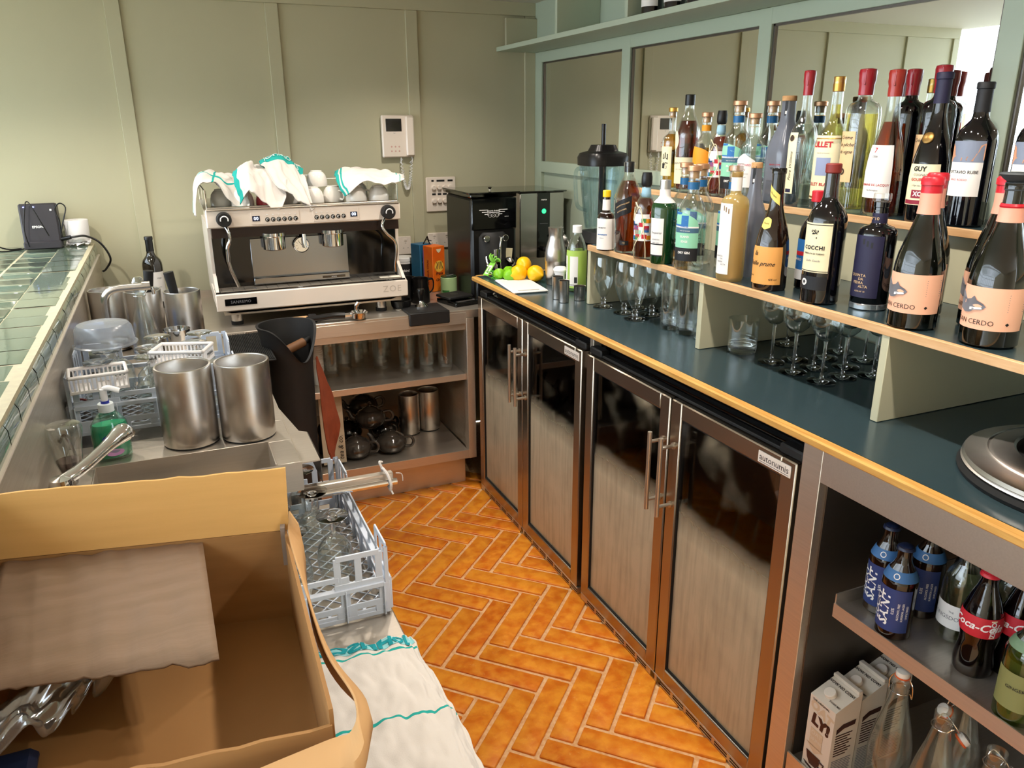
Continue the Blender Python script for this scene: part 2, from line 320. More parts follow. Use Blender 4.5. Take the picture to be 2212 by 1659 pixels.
# ---------------------------------------------------------------- fridges
def fogglass():
    M_ = bpy.data.materials.new('misted_glass'); M_.use_nodes = True; n = M_.node_tree.nodes; L = M_.node_tree.links; out = n['Material Output']; b = n['Principled BSDF']
    b.inputs['Base Color'].default_value = C('#c6b99e'); b.inputs['Roughness'].default_value = .3; b.inputs['Specular IOR Level'].default_value = .9
    tc = n.new('ShaderNodeTexCoord'); sp = n.new('ShaderNodeSeparateXYZ'); L.new(tc.outputs['Object'], sp.inputs[0])
    mp = n.new('ShaderNodeMapping'); mp.inputs['Scale'].default_value = (1, 45, 4); L.new(tc.outputs['Object'], mp.inputs[0])
    n1 = n.new('ShaderNodeTexNoise'); n1.inputs['Scale'].default_value = 1.2; n1.inputs['Detail'].default_value = 5; L.new(mp.outputs[0], n1.inputs['Vector'])
    n2 = n.new('ShaderNodeTexNoise'); n2.inputs['Scale'].default_value = 9; n2.inputs['Detail'].default_value = 3; L.new(tc.outputs['Object'], n2.inputs['Vector'])
    h = n.new('ShaderNodeMapRange'); h.inputs[1].default_value = .60; h.inputs[2].default_value = .50; L.new(sp.outputs[2], h.inputs[0])   # fog sets in below about .55 m
    a = n.new('ShaderNodeMath'); a.operation = 'MULTIPLY_ADD'; a.inputs[1].default_value = .5; L.new(n2.outputs[0], a.inputs[0]); a.inputs[2].default_value = -.27
    s_ = n.new('ShaderNodeMath'); s_.operation = 'ADD'; s_.use_clamp = True; L.new(h.outputs[0], s_.inputs[0]); L.new(a.outputs[0], s_.inputs[1])
    st = n.new('ShaderNodeMapRange'); st.inputs[1].default_value = .30; st.inputs[2].default_value = .55; st.inputs[3].default_value = .80; st.inputs[4].default_value = 1; L.new(n1.outputs[0], st.inputs[0])
    f = n.new('ShaderNodeMath'); f.operation = 'MULTIPLY'; L.new(s_.outputs[0], f.inputs[0]); L.new(st.outputs[0], f.inputs[1])
    f2 = n.new('ShaderNodeMath'); f2.operation = 'MULTIPLY'; f2.inputs[1].default_value = .8; L.new(f.outputs[0], f2.inputs[0])
    bp = n.new('ShaderNodeBump'); bp.inputs['Strength'].default_value = .4; bp.inputs['Distance'].default_value = .001; n3 = n.new('ShaderNodeTexNoise'); n3.inputs['Scale'].default_value = 160; L.new(tc.outputs['Object'], n3.inputs['Vector']); L.new(n3.outputs[0], bp.inputs['Height']); L.new(bp.outputs[0], b.inputs['Normal'])
    tn = n.new('ShaderNodeBsdfTransparent'); tn.inputs[0].default_value = (.75, .74, .72, 1); gl = n.new('ShaderNodeBsdfGlossy'); gl.inputs['Roughness'].default_value = .02
    lw = n.new('ShaderNodeLayerWeight'); lw.inputs[0].default_value = .22; cl = n.new('ShaderNodeMixShader'); L.new(lw.outputs['Fresnel'], cl.inputs[0]); L.new(tn.outputs[0], cl.inputs[1]); L.new(gl.outputs[0], cl.inputs[2])
    mx = n.new('ShaderNodeMixShader'); L.new(f2.outputs[0], mx.inputs[0]); L.new(cl.outputs[0], mx.inputs[1]); L.new(b.outputs[0], mx.inputs[2]); L.new(mx.outputs[0], out.inputs[0]); return M_
FOG = fogglass()
def fridge(y0, label, group, zs):
    t = thing('bottle_fridge', label, 'fridge', (.3, y0 - .45, 0), 0, group); y1 = y0 - .9
    g = G()
    for a, b in (((.078, y0 - .002, .03), (.6, y0 - .03, .862)), ((.078, y1 + .03, .03), (.6, y1 + .002, .862)), ((.08, y0 - .03, .84), (.6, y1 + .03, .862)), ((.08, y0 - .03, .03), (.6, y1 + .03, .06)), ((.57, y0 - .03, .06), (.6, y1 + .03, .84))): g.box(a, b, BLACK, .002)
    g.box((.074, y0, .860), (.10, y1, .878), GLOSSB, .003); g.box((.052, y0, .864), (.074, y1, .872), BLACKM, .002); g.box((.12, y0, .84), (.16, y1, .93), BLACKM)
    g.box((.047, y0, .863), (.078, y0 - .07, .885), BLACKM, .004); g.box((.047, y1, .863), (.078, y1 + .07, .885), BLACKM, .004)
    g.obj('cabinet_body', t, True)
    g = G(); g.box((.039, y0, 0), (.06, y1, .024), STEELY, .001)
    for k in range(14):
        ya = y0 - .045 - k * .062
        if 6 <= k <= 6: continue
        for zz in (.006, .014): g.box((.0385, ya, zz), (.0395, ya - .05, zz + .004), INK)
    g.box((.038, y0 - .43, .004), (.0395, y0 - .448, .02), GLOSSB); g.box((.038, y0 - .462, .004), (.0395, y0 - .48, .02), GLOSSB); g.obj('vent_grille', t, True)
    for k in range(2):
        g = G()
        for z in zs:
            for j in range(9): g.tube([(.12 + j * .055, y0 - .04 - .41 * k, z), (.12 + j * .055, y0 - .45 - .41 * k, z)], .0022, CHROME, 6)
            g.tube([(.11, y0 - .04 - .41 * k, z), (.11, y0 - .45 - .41 * k, z)], .004, CHROME, 6)
        g.obj('wire_shelf', t, True)
    for k in range(2):
        a = y0 - .45 * k - .003; b = a - .444; z0, z1 = .0265, .8625; w = .044; X0, X1 = .036, .070
        g = G(); g.box((X0, a, z0), (X1, a - w, z1), STEELD, .003); g.box((X0, b + w, z0), (X1, b, z1), STEELD, .003)
        g.box((X0 + .0003, a - w + .001, z1 - w), (X1, b + w - .001, z1), STEELD, .003); g.box((X0 + .0003, a - w + .001, z0), (X1, b + w - .001, z0 + w), STEELD, .003)
        g.box((X1, a - .004, z0 + .004), (X1 + .008, a - .03, z1 - .004), RUBBER); g.box((X1, b + .03, z0 + .004), (X1 + .008, b + .004, z1 - .004), RUBBER); g.box((X1, a - .03, z1 - .03), (X1 + .008, b + .03, z1 - .004), RUBBER)
        for (ya, yb, za, zb) in ((a - w, a - w - .003, z0 + w, z1 - w), (b + w + .003, b + w, z0 + w, z1 - w), (a - w, b + w, z0 + w, z0 + w + .003), (a - w, b + w, z1 - w - .003, z1 - w)): g.box((.041, ya, za), (.05, yb, zb), RUBBER)
        d = g.obj('door', t, True)
        g = G(); g.box((.047, a - w, z0 + w), (.050, b + w, z1 - w), FOG); g.obj('glass_pane', d, False).location = Vector((0, 0, 0)) - t.location
        s = -1 if k == 0 else 1; yh = (b + .022) if k == 0 else (a - .022)
        g = G(); xh = -.005; g.tube([(xh, yh, .548), (xh, yh, .768)], .006, SATIN, 12)
        for z in (.575, .741): g.tube([(xh, yh, z), (.034, yh, z)], .005, SATIN, 10); g.tube([(.032, yh, z), (.036, yh, z)], .009, SATIN, 14)
        g.obj('handle', d, False).location = -t.location
        if k == 1:
            g = G(); yc = b + .062; g.box((.0335, yc + .05, .825), (.036, yc - .05, .852), CREAM, .001)
            g.text('autonumis', .0215, INK, T=Matrix(((0, 0, -1, .0332), (-1, 0, 0, yc), (0, 1, 0, .8395), (0, 0, 0, 1)))); g.box((.0333, yc + .045, .8285), (.0335, yc - .045, .8295), INK)
            g.obj('badge', d, False).location = -t.location
    return t
fridge(-.780, 'double glass door bottle fridge in the far corner, beside the open shelves', 'under counter fridges', (.442, .602))
fridge(-1.706, 'double glass door bottle fridge nearer the camera, beside the steel shelf unit', 'under counter fridges', (.20, .4235))
g = G(); g.box((.062, -1.682, .80), (.09, -1.704, .9345), STEELY, .001); tag(g.obj('filler_strip', org=(.07, -1.69, .8)), 'narrow steel strip between the two fridges under the counter', 'panel')
# ---------------------------------------------------------------- open steel shelf unit on the right
t = thing('steel_shelf_unit', 'open stainless steel shelf unit under the counter holding soft drinks and oat milk', 'shelf unit', (.3, -3.3, 0))
g = G(); g.box((.04, -2.612, 0), (.30, -2.664, .9342), STEELY, .001); g.box((.06, -2.6645, 0), (.62, -2.668, .9342), DSTEEL); g.obj('side_panel', t, True)  # inner face in darker steel, carrying the unit's shade in its colour
g = G(); g.box((.04, -2.664, .848), (.055, -4.2, .9343), STEELH, .001); g.obj('front_panel', t, True)
g = G(); g.box((.05, -2.735, .600), (.60, -4.2, .604), STEELH); g.box((.048, -2.733, .580), (.051, -4.2, .611), STEELY); g.box((.05, -2.733, .58), (.6, -2.736, .632), STEELH); g.obj('shelf', t, True)
g = G(); g.box((.05, -2.668, .165), (.60, -4.2, .169), STEELH); g.box((.045, -2.668, .02), (.05, -4.2, .185), STEELY); g.box((.60, -2.668, 0), (.61, -4.2, .93), DSTEEL); g.obj('lower_panel', t, True)  # back sheet in darker steel too, interior shade put into the colour
# ---------------------------------------------------------------- back counter
t = thing('steel_back_counter', 'stainless steel counter along the back wall with open shelves under the coffee machine', 'counter', (-.35, -.4, 0))
g = G(); g.box((-1.36, -.74, .765), (.645, -.001, .80), STEELH, .002); g.box((-.86, -.742, .742), (.0, -.735, .79), STEELH, .001); g.box((-.87, -.722, .712), (.0, -.70, .745), STEELH)
g.box((-1.36, -.02, .80), (.645, -.0125, .83), STEELH); g.obj('worktop', t, True)
g = G(); g.box((-.72, -.715, .505), (.012, -.03, .512), STEELH); g.box((-.72, -.718, .490), (.012, -.714, .517), STEELH, .001); g.obj('shelf', t, True)
g = G(); g.box((-.87, -.735, .162), (.0, -.03, .168), STEELH); g.box((-.87, -.74, .135), (.0, -.734, .175), STEELH, .001); g.box((-.87, -.66, .0), (0, -.655, .135), STEELH); g.box((-.69, -.682, 0), (0, -.678, .136), STEELH); g.obj('base_shelf', t, True)
g = G(); g.box((0, -.742, .135), (.034, -.70, .765), STEELY, .001); g.box((.006, -.7, .135), (.010, -.02, .765), STEEL); g.box((-.87, -.74, 0), (-.84, -.02, .765), STEEL); g.box((-.87, -.03, 0), (.034, -.02, .765), STEELH); g.box((-.35, -.05, .17), (-.30, -.03, .5), STEEL); g.obj('frame_panels', t, True)
# ---------------------------------------------------------------- tiled bar on the left
t = thing('tiled_bar', 'bar top of glossy pale green tiles with a steel backed side', 'bar', (-1.75, -1.8, 0))
rb = random.Random(5); g = G(); g.box((-2.2, -.0125, 1.03), (-1.374, -3.0, 1.0635), GROUT)
cols = [(-1.370, -1.486), (-1.490, -1.604), (-1.608, -1.722), (-1.726, -1.84), (-1.844, -1.958), (-1.962, -2.07)]
for ci, (a, b) in enumerate(cols):
    y = -.02
    while y > -3.0:
        yb = y - .1185; j = lambda: rb.uniform(-.0012, .0012)
        if ci == 0:
            z = 1.065 + j(); v = []
            P = [(-1.4885, z), (-1.43, z), (-1.41, z - .0001), (-1.395, z - .0008), (-1.383, z - .004), (-1.374, z - .011), (-1.3685, z - .022), (-1.3675, z - .052)]
            for yy in (y - .003, yb + .003): v += [(p[0], yy, p[1]) for p in P]
            n = len(P); g.add(v, [(i, i + 1, n + i + 1, n + i) for i in range(n - 1)], TILE)
        else: g.box((b + .0005, yb + .003, 1.055), (a - .0005, y - .003, 1.065 + j()), TILE, .003)
        y = yb
g.obj('tiled_top', t, True, ang=60)
g = G(); g.box((-1.374, -.0125, .80), (-1.366, -3.0, 1.014), STEELY, .001); g.box((-1.378, -.0125, 1.012), (-1.362, -3.0, 1.016), CREAM); g.obj('steel_upstand', t, True)
g = G(); g.box((-2.15, -.02, 0), (-1.378, -3.0, 1.03), SAGE_WARMLIT); g.obj('bar_front', t, True)
#@@ITEMS1
# ---------------------------------------------------------------- bottles
PROF = {
 'bordeaux': [(.90, 0), (1, .015), (1, .60), (.97, .635), (.86, .68), (.62, .72), (.44, .75), (.385, .78), (.36, .84), (.35, .955), (.39, .96), (.39, .99), (.36, 1)],
 'burgundy': [(.90, 0), (1, .015), (1, .36), (.985, .42), (.90, .50), (.72, .60), (.54, .69), (.41, .77), (.36, .83), (.34, .955), (.38, .96), (.38, .99), (.35, 1)],
 'spirit': [(.92, 0), (1, .015), (1, .52), (.985, .57), (.90, .64), (.72, .70), (.50, .745), (.39, .775), (.36, .80), (.36, .93), (.40, .935), (.40, .96), (.38, 1)],
 'tallspirit': [(.92, 0), (1, .012), (1, .49), (.97, .53), (.85, .585), (.62, .63), (.45, .66), (.38, .69), (.33, .75), (.31, .95), (.36, .955), (.36, .99), (.34, 1)],
 'shoulder': [(.90, 0), (1, .02), (1, .60), (.97, .65), (.86, .685), (.60, .71), (.42, .73), (.37, .76), (.36, .93), (.40, .94), (.40, .97), (.38, 1)],
 'slope': [(.86, 0), (.90, .015), (1, .58), (.98, .62), (.80, .71), (.55, .79), (.40, .84), (.36, .87), (.36, .955), (.39, .96), (.39, 1)],
 'cognac': [(.95, 0), (1, .015), (.99, .32), (.92, .42), (.76, .52), (.56, .61), (.42, .68), (.36, .76), (.34, .955), (.38, .96), (.38, 1)],
 'shaker': [(.84, 0), (.90, .02), (.97, .4), (1, .66), (.96, .71), (.75, .755), (.50, .79), (.40, .82), (.38, .94), (.42, .95), (.42, 1)],
 'frost': [(.88, 0), (1, .03), (1, .70), (.95, .745), (.78, .775), (.50, .79), (.40, .805), (.37, .83), (.37, .95), (.40, .955), (.40, 1)],
 'vodka': [(.95, 0), (1, .01), (1, .47), (.98, .52), (.80, .62), (.58, .71), (.44, .79), (.40, .84), (.38, .95), (.38, 1)],
 'beer': [(.90, 0), (1, .02), (1, .52), (.95, .57), (.78, .66), (.56, .76), (.43, .84), (.40, .95), (.43, .96), (.43, 1)],
 'stubby': [(.90, 0), (1, .02), (1, .60), (.96, .66), (.78, .74), (.52, .81), (.42, .86), (.40, .96), (.43, .965), (.43, 1)],
 'contour': [(.88, 0), (.96, .03), (.98, .12), (.86, .26), (.84, .34), (.98, .46), (1, .54), (.92, .64), (.70, .76), (.48, .86), (.38, .93), (.40, .96), (.40, 1)],
 'bitters': [(.96, 0), (1, .02), (1, .55), (.9, .60), (.52, .655), (.45, .67), (.42, .9), (.42, 1)],
 'cordial': [(.94, 0), (1, .02), (1, .60), (.95, .67), (.80, .75), (.58, .83), (.45, .87), (.42, .9), (.42, 1)],
 'swing': [(.92, 0), (1, .02), (1, .42), (.95, .50), (.78, .62), (.55, .75), (.40, .86), (.35, .93), (.40, .94), (.40, 1)],
}
def prof_r(kind, H, R, z):
    P = PROF[kind]; t = z / H
    for (a, b), (c, d) in zip(P, P[1:]):
        if b <= t <= d: return R * (a + (c - a) * (t - b) / max(1e-6, d - b))
    return R * P[-1][0]
def prof_smooth(kind, H, R): return [(r * R, z * H) for r, z in PROF[kind]]
def papr(name, col): return mat('paper_' + name, col, .55, var=(40, col, .1))
def bottle(kind, H, R, loc, gm, liq, lev, cap, labels, label, cat='bottle', group=None, phi=pi + .27, name='spirit_bottle', sq=0, capcol=None, dark=False, extra=None, tilt=None):
    t = thing(name, label, cat, loc, 0, group)
    g = G(); P = prof_smooth(kind, H, R)
    if dark: g.lathe(P, gm, 40, sq=sq)
    else:
        g.lathe([(0, .0)] + P + [(r * .86, z) for r, z in P[::-1] if z > .02 * H] + [(0, .022 * H)], gm, 36, sq=sq, cap=False)
    g.obj('glass_body', t)
    if liq is not None:
        g = G(); q = [(r * .84, max(z, .024 * H)) for r, z in P if z < lev * H]; rr = prof_r(kind, H, R, lev * H) * .84; q.append((rr, lev * H)); q = [(q[0][0], .024 * H)] + [a for a in q[1:] if a[1] > .024 * H]
        g.lathe(q, liq, 32, sq=sq); g.obj('liquid', t)
    rn = prof_r(kind, H, R, .94 * H); cm = capcol
    g = G()
    if cap == 'screw': g.cyl(rn * 1.12, .895 * H, 1.0 * H + .002, cm, 24, bev=.0015)
    elif cap == 'short': g.cyl(rn * 1.15, .945 * H, 1.0 * H + .004, cm, 24, bev=.002)
    elif cap == 'crown': g.lathe([(rn * 1.12, .965 * H), (rn * 1.28, .967 * H), (rn * 1.2, .99 * H), (rn * .8, 1.012 * H), (0, 1.014 * H)], cm, 21)
    elif cap == 'cork': g.cyl(rn * .85, .93 * H, 1.0 * H, CORK, 16); g.cyl(rn * 1.22, 1.0 * H, 1.0 * H + .014, cm, 24, bev=.0015)
    elif cap == 'wax':
        g.lathe([(rn * 1.14, .83 * H), (rn * 1.17, .85 * H), (rn * 1.16, .9 * H), (rn * 1.32, .93 * H), (rn * 1.3, .96 * H), (rn * 1.36, .985 * H), (rn * 1.25, 1.006 * H), (rn * .7, 1.012 * H), (0, 1.011 * H)], cm, 22)
        g.box((-rn * 1.35, -.002, .90 * H), (-rn * 1.1, .002, 1.0 * H), cm, .001, rz(.5))
    elif cap == 'foil': g.lathe([(prof_r(kind, H, R, .80 * H) * 1.06, .80 * H), (rn * 1.09, .86 * H), (rn * 1.09, .955 * H), (rn * 1.22, .958 * H), (rn * 1.22, .995 * H), (rn * 1.1, 1.003 * H), (0, 1.003 * H)], cm, 28)
    elif cap == 'glassstop': g.cyl(rn * .8, .93 * H, 1.0 * H, CORK, 16); g.cyl(rn * 1.25, 1.0 * H, 1.0 * H + .018, GLASS, 24, bev=.002)
    if g.v: g.obj('cap', t)
    for lb in labels:
        z0, z1, w, mt, txt = lb[:5]; o = lb[5] if len(lb) > 5 else {}; ph = phi + o.get('off', 0); nm = o.get('name', 'paper_label'); skew = o.get('skew', 0)
        g = G(); nn = max(6, int(w * 10)); zz0, zz1 = z0 * H, z1 * H; taper = o.get('taper', 0)
        def rad_at(z, a, e): 
            r = prof_r(kind, H, R, z) * 1.0 + e
            if sq: c_, s_ = abs(cos(a)), abs(sin(a)); r *= 1 / ((c_ ** sq + s_ ** sq) ** (1 / sq))
            return r
        def F(u, v, e=.0006):
            a = ph + (u - .5) * w * (1 - taper * v); z = zz0 + v * (zz1 - zz0) + (u - .5) * skew * H; r = rad_at(z, a, e); return (r * cos(a), r * sin(a), z)
        shp = o.get('shape')
        if shp == 'house': g.grid(lambda u, v: F(u, v * (.78 + .22 * (1 - abs(2 * u - 1)))), nn, 8, mt)
        elif shp == 'oval': g.grid(lambda u, v: F(.5 + (u - .5) * math.sqrt(max(0, 1 - (2 * v - 1) ** 2)), v), nn, 10, mt)
        elif shp == 'arch': g.grid(lambda u, v: F(u, v * (.72 + .28 * math.sqrt(max(0, 1 - (1.0 * u) ** 2)))), nn, 8, mt)
        else: g.grid(lambda u, v: F(u, v), nn, 6, mt)
        for bd in o.get('bands', []):   # (v0, v1, material, u0, u1)
            u0, u1 = (bd[3], bd[4]) if len(bd) > 4 else (0, 1)
            g.grid(lambda u, v: F(u0 + u * (u1 - u0), bd[0] + v * (bd[1] - bd[0]), .0009), nn, 1, bd[2])
        for tx in txt:                  # (string, size, v, material, [u], [opts])
            s_, sz, v_, tm = tx[:4]; uc = tx[4] if len(tx) > 4 else .5; op = dict(tx[5]) if len(tx) > 5 else {}; rot = op.pop('rot', 0); op.setdefault('bold', .01)
            rr = prof_r(kind, H, R, zz0 + v_ * (zz1 - zz0)); a0 = ph + (uc - .5) * w; zc = zz0 + v_ * (zz1 - zz0)
            def fn(x, y):
                if rot: x, y = -y, x
                a = a0 + x / rr; z = zc + y + skew * H * (x / rr / w); r = rad_at(z, a, .0013); return (r * cos(a), r * sin(a), z)
            g.text(s_, sz, tm, fn=fn, **op)
        g.obj(nm, t)
    if extra: extra(t, H, R)
    return t
# liquids and glass tints
AMBER = glass('amber_spirit', '#d98236', .2, .02); GOLD = glass('golden_spirit', '#f2cd70', .2, .02); PALE = glass('pale_yellow_spirit', '#f6eeb4', .2, .02); COPPER = glass('copper_spirit', '#c06a2e', .2, .02)
CLEARL = glass('clear_spirit', '#f2f6f4', .15, .01); DRED = mat('dark_red_wine', '#14050a', .1); LEMONL = glass('cloudy_lemon_spirit', '#f2dc86', .2, .02, cloud=.75, cloudcol='#f0d27a')
DKG = mat('dark_wine_glass', '#060805', .035, spec=.7, coat=.5); DKB = mat('near_black_glass', '#050509', .03, spec=.7, coat=.5); GREENG = glass('green_glass', '#2f9a4c', .6, .06); GREENB = mat('dark_green_bottle_glass', '#0a3a18', .04, spec=.8, coat=.6)
BROWNG = mat('brown_bottle_glass', '#1a0c06', .05, spec=.7, coat=.5); BROWNT = glass('brown_glass', '#6a3410', .5, .06); SMOKE = glass('grey_frosted_glass', '#cfd3dd', .35, .05, rough=.2, cloud=.55, cloudcol='#aab0bf'); FROST = glass('frosted_glass', '#f3e6b8', .3, .05, rough=.15, cloud=.35, cloudcol='#efe0a6')
BLUEC = mat('blue_capsule', '#1f5f92', .35); BLKCAP = mat('black_cap', '#111214', .35); WAXR = mat('red_wax', '#9c1526', .28, coat=.3, bump=(90, .3, .001)); GOLDC = mat('gold_cap', '#c79a4e', .3, .8); SILV = mat('silver_cap', '#c9ccce', .3, .9); PINKC = mat('pink_capsule', '#e9a28b', .45); REDC = mat('red_cap', '#c4202f', .35); YELC = mat('yellow_cap', '#f0c818', .35)
PW = papr('white', '#eeeae6'); PC = papr('cream', '#eadfba'); PO = papr('orange', '#e0a055'); PP = papr('pink', '#edb597'); PT = papr('tan', '#dcb98a'); PB = papr('blue', '#2a6db0'); PMINT = papr('mint', '#8fd0b0'); PK = papr('black', '#17181c'); PNAVY = papr('navy', '#23213f'); PY = papr('yellow', '#e6cf6c'); PLB = papr('light_blue', '#9cc6dc'); PRED = papr('red', '#c22431'); POR = papr('deep_orange', '#e8961f')
z1, z2, z3 = 1.1474, 1.3120, 1.8726
LG1, LG2 = 'bottles on the lower display shelf', 'bottles on the upper display shelf'
def gin_label(c1=PB, c2=PMINT): return [(.10, .60, 1.9, PMINT, [('ISLAND', .0075, .50, PW, .5, {'bold': .03}), ('EDGE', .0075, .40, PW, .5, {'bold': .03}), ('DRY GIN', .0085, .17, PW, .5, {'bold': .04}), ('SPIRIT OF THE ISLES', .0032, .62, PW)], {'shape': 'arch', 'bands': [(.58, .68, papr('slate', '#41667f')), (.68, .71, PW), (.0, .27, PK), (.69, .99, c1, 0, .34), (.69, .93, c1, .34, .62)], 'off': .25})]
def gin(loc, label, H=.258, R=.039, cont=None, lev=.5, grp=LG1, capm=BLUEC, lab=None, liq=CLEARL, phi=pi + .27):
    def ex(t, H, R):
        g = G(); rn = prof_r('spirit', H, R, .9 * H); g.cyl(rn * 1.12, .82 * H, .90 * H, capm, 24); g.cyl(rn * 1.14, .895 * H, .90 * H, GOLDC, 24); g.obj('neck_band', t)
        if cont:
            g = G(); r_ = random.Random(4)
            for i in range(70):
                a = r_.uniform(0, 6.28); d = r_.uniform(.2, .78) * R; z = r_.uniform(.03, .45) * H; p = Vector((d * cos(a), d * sin(a), z)); q = p + Vector((r_.uniform(-.012, .012), r_.uniform(-.012, .012), r_.uniform(-.01, .02)))
                if q.xy.length > .78 * R: q.xy = q.xy.normalized() * .78 * R
                g.tube([p, (p + q) / 2 + Vector((0, 0, .003)), q], .0007, cont, 4)
            o = g.obj('dried_botanicals', t); o['kind'] = 'stuff'
    return bottle('spirit', H, R, loc, GLASS, liq, lev, 'cork', lab or gin_label(), label, group=grp, phi=phi, capcol=mat('copper_lid', '#c99a78', .35, .7), extra=ex)
bottle('bitters', .181, .027, (.177, -1.556, z1), BROWNG, None, 0, 'screw', [(.02, .64, 5.6, PW, [('AROMATIC', .005, .60, INK), ('angostura', .008, .42, PB, .5, {'bold': .03, 'shear': .3}), ('bitters', .005, .32, INKG)], {'off': .3}), (.68, .86, 5.8, PW, [], {'name': 'neck_label'})], 'small bitters bottle with yellow cap and oversized white paper wrapper', group=LG1, name='bitters_bottle', capcol=YELC, dark=True)
bottle('slope', .268, .036, (.210, -1.628, z1), GLASS, AMBER, .80, 'screw', [(.42, .60, 1.7, PK, [('JOHNNIE WALKER', .0055, .68, PT, .5, {'shear': .2}), ('BLACK LABEL', .0055, .35, PT, .5, {'shear': .2})], {'skew': .10, 'off': .2}), (.10, .15, .8, PK, [('12', .008, .5, PT)], {'off': .5})], 'square shouldered amber whisky bottle with slanted black label and black cap', group=LG1, name='whisky_bottle', sq=5, capcol=BLKCAP)
def amaro(loc, label, grp, H=.245):
    def ex(t, H, R):
        g = G(); rn = .012; g.lathe([(R * .40, .72 * H), (R * .47, .74 * H), (R * .40, .83 * H)], PLB, 24, cap=False); g.lathe([(R * .40, .84 * H), (R * .5, .87 * H), (R * .5, .95 * H), (R * .42, 1.0 * H), (0, 1.0 * H)], BLKCAP, 24); g.obj('wax_stopper', t)
        g = G(); p = [(R * 1.03 * cos(a) * (1 if z < .5 else .9), R * 1.03 * sin(a) * (1 if z < .5 else .9), z * H) for a, z in [(2.2, .60), (2.7, .66), (3.2, .62), (3.9, .5), (4.0, .35), (3.3, .2), (2.5, .08)]]; g.tube(bez(p, 24), .0016, PC, 6)
        p = [(R * 1.04 * cos(a), R * 1.04 * sin(a), z * H) for a, z in [(2.2, .60), (2.6, .45), (3.0, .52), (3.7, .60), (4.2, .2), (4.3, .02)]]; g.tube(bez(p, 24), .0014, PC, 6); g.obj('string', t)
    r_ = random.Random(8); bl = []
    for i in range(26): u = r_.random() * .8; v = r_.random() * .8; bl.append((v, v + .16, r_.choice([PRED, PRED, PMINT, PB, POR, papr('green', '#3e8a4a'), PW]), u, u + .14))
    return bottle('spirit', H, .031, loc, GLASS, AMBER, .7, 'none', [(.22, .53, 3.4, PW, [('AMARO', .009, .60, INK, .45, {'shear': .2})], {'bands': bl, 'off': -.1})], label, group=grp, name='liqueur_bottle', capcol=BLKCAP, extra=ex)
amaro((.198, -1.745, z1), 'amber liqueur bottle with floral label, string and round black stopper, beside the green bottle', LG1)
def seal(t, H, R):
    g = G(); a = 2.25; g.lathe([(0, .003), (.010, .0025), (.0115, 0)], mat('red_seal', '#a81c28', .35), 18, T=tr(R * cos(a) * 1.0, R * sin(a) * 1.0, .58 * H) @ rz(a) @ Matrix.Rotation(pi / 2, 4, 'Y')); g.obj('wax_seal', t)
bottle('shaker', .228, .036, (.200, -1.837, z1), GREENB, None, 0, 'screw', [(.10, .56, 1.25, PW, [('Tanqueray', .0078, .62, INKG, .5, {'shear': .3}), ('LONDON', .0052, .44, INKG), ('DRY GIN', .0052, .35, INKG)], {'off': .1, 'bands': [(.0, .03, PK), (.30, .33, PK)]}), (.74, .90, 6.2, PW, [], {'name': 'neck_label'})], 'dark green gin bottle with white label and silver screw cap', group=LG1, name='gin_bottle', capcol=SILV, dark=True, extra=seal)
gin((.213, -1.949, z1), 'round clear gin bottle full of dark dried botanicals, blue and mint label', cont=mat('dried_leaves', '#4a3a20', .8), lev=.50)
gin((.292, -1.876, z1), 'round clear gin bottle with blue neck band behind the green gin bottle', lev=.4)
gin((.33, -1.97, z1), 'dark sloe coloured gin bottle with blue and mint label behind the frosted yellow bottle', liq=mat('sloe_liquid', '#1a0912', .15), lev=.62, H=.256)
gin((.300, -1.79, z1), 'pale amber gin bottle, blue neck band, hidden behind green bottle', liq=GOLD, lev=.45, H=.258)
bottle('frost', .266, .034, (.210, -2.127, z1), FROST, LEMONL, .66, 'glassstop', [(.07, .72, 1.25, PW, [('QUINTA', .0055, .26, INKG, .38), ('DA', .0055, .22, INKG, .55), ('PEDRA', .0055, .18, INKG, .45), ('ALTA', .0055, .14, INKG, .68)], {'off': -.15, 'bands': [(.90, .97, papr('bronze', '#8c7358'), .45, .52), (.88, .95, papr('bronze', '#8c7358'), .6, .67), (.86, .93, papr('bronze', '#8c7358'), .76, .83)]}), (.83, .95, 6, PW, [], {'name': 'neck_label'})], 'frosted yellow liqueur bottle with tall white stepped label', group=LG1, name='liqueur_bottle', capcol=CORK)
def vstrip(t, H, R):
    g = G(); a = pi + .5; r = R * .42; g.box((r, -.004, .86 * H), (r + .001, .004, 1.02 * H), PK, 0, rz(a)); g.box((r + .0012, -.0022, .875 * H), (r + .0016, .0022, .905 * H), PW, 0, rz(a)); g.obj('seal_strip', t)
bottle('vodka', .270, .030, (.296, -2.093, z1), SMOKE, None, 0, 'cork', [], 'grey frosted vodka bottle with wooden stopper on the lower shelf', group=LG1, name='vodka_bottle', sq=5, capcol=CORK, extra=vstrip)
def prune(t, H, R):
    g = G(); k = 'cognac'
    for (ph, z, w, h, sk) in ((pi + .1, .80, 2.4, .085, -.11), (pi + .15, .56, .9, .10, 0)):
        def F(u, v, e=.0012):
            a = ph + (u - .5) * w * (math.sqrt(max(.02, 1 - (2 * v - 1) ** 4)) if sk == 0 else 1); zz = (z + (v - .5) * h + (u - .5) * sk) * H; r = prof_r(k, H, R, zz) + e; return (r * cos(a), r * sin(a), zz)
        g.grid(F, 12, 6, PY); g.text('La Roque' if sk else 'Prune', .007, INK, fn=lambda x, y: F(.5 + x / (R * .5 if sk else R * .8) / w, .5 + y / (h * H), .002), shear=.35)
    g.obj('neck_label', t)
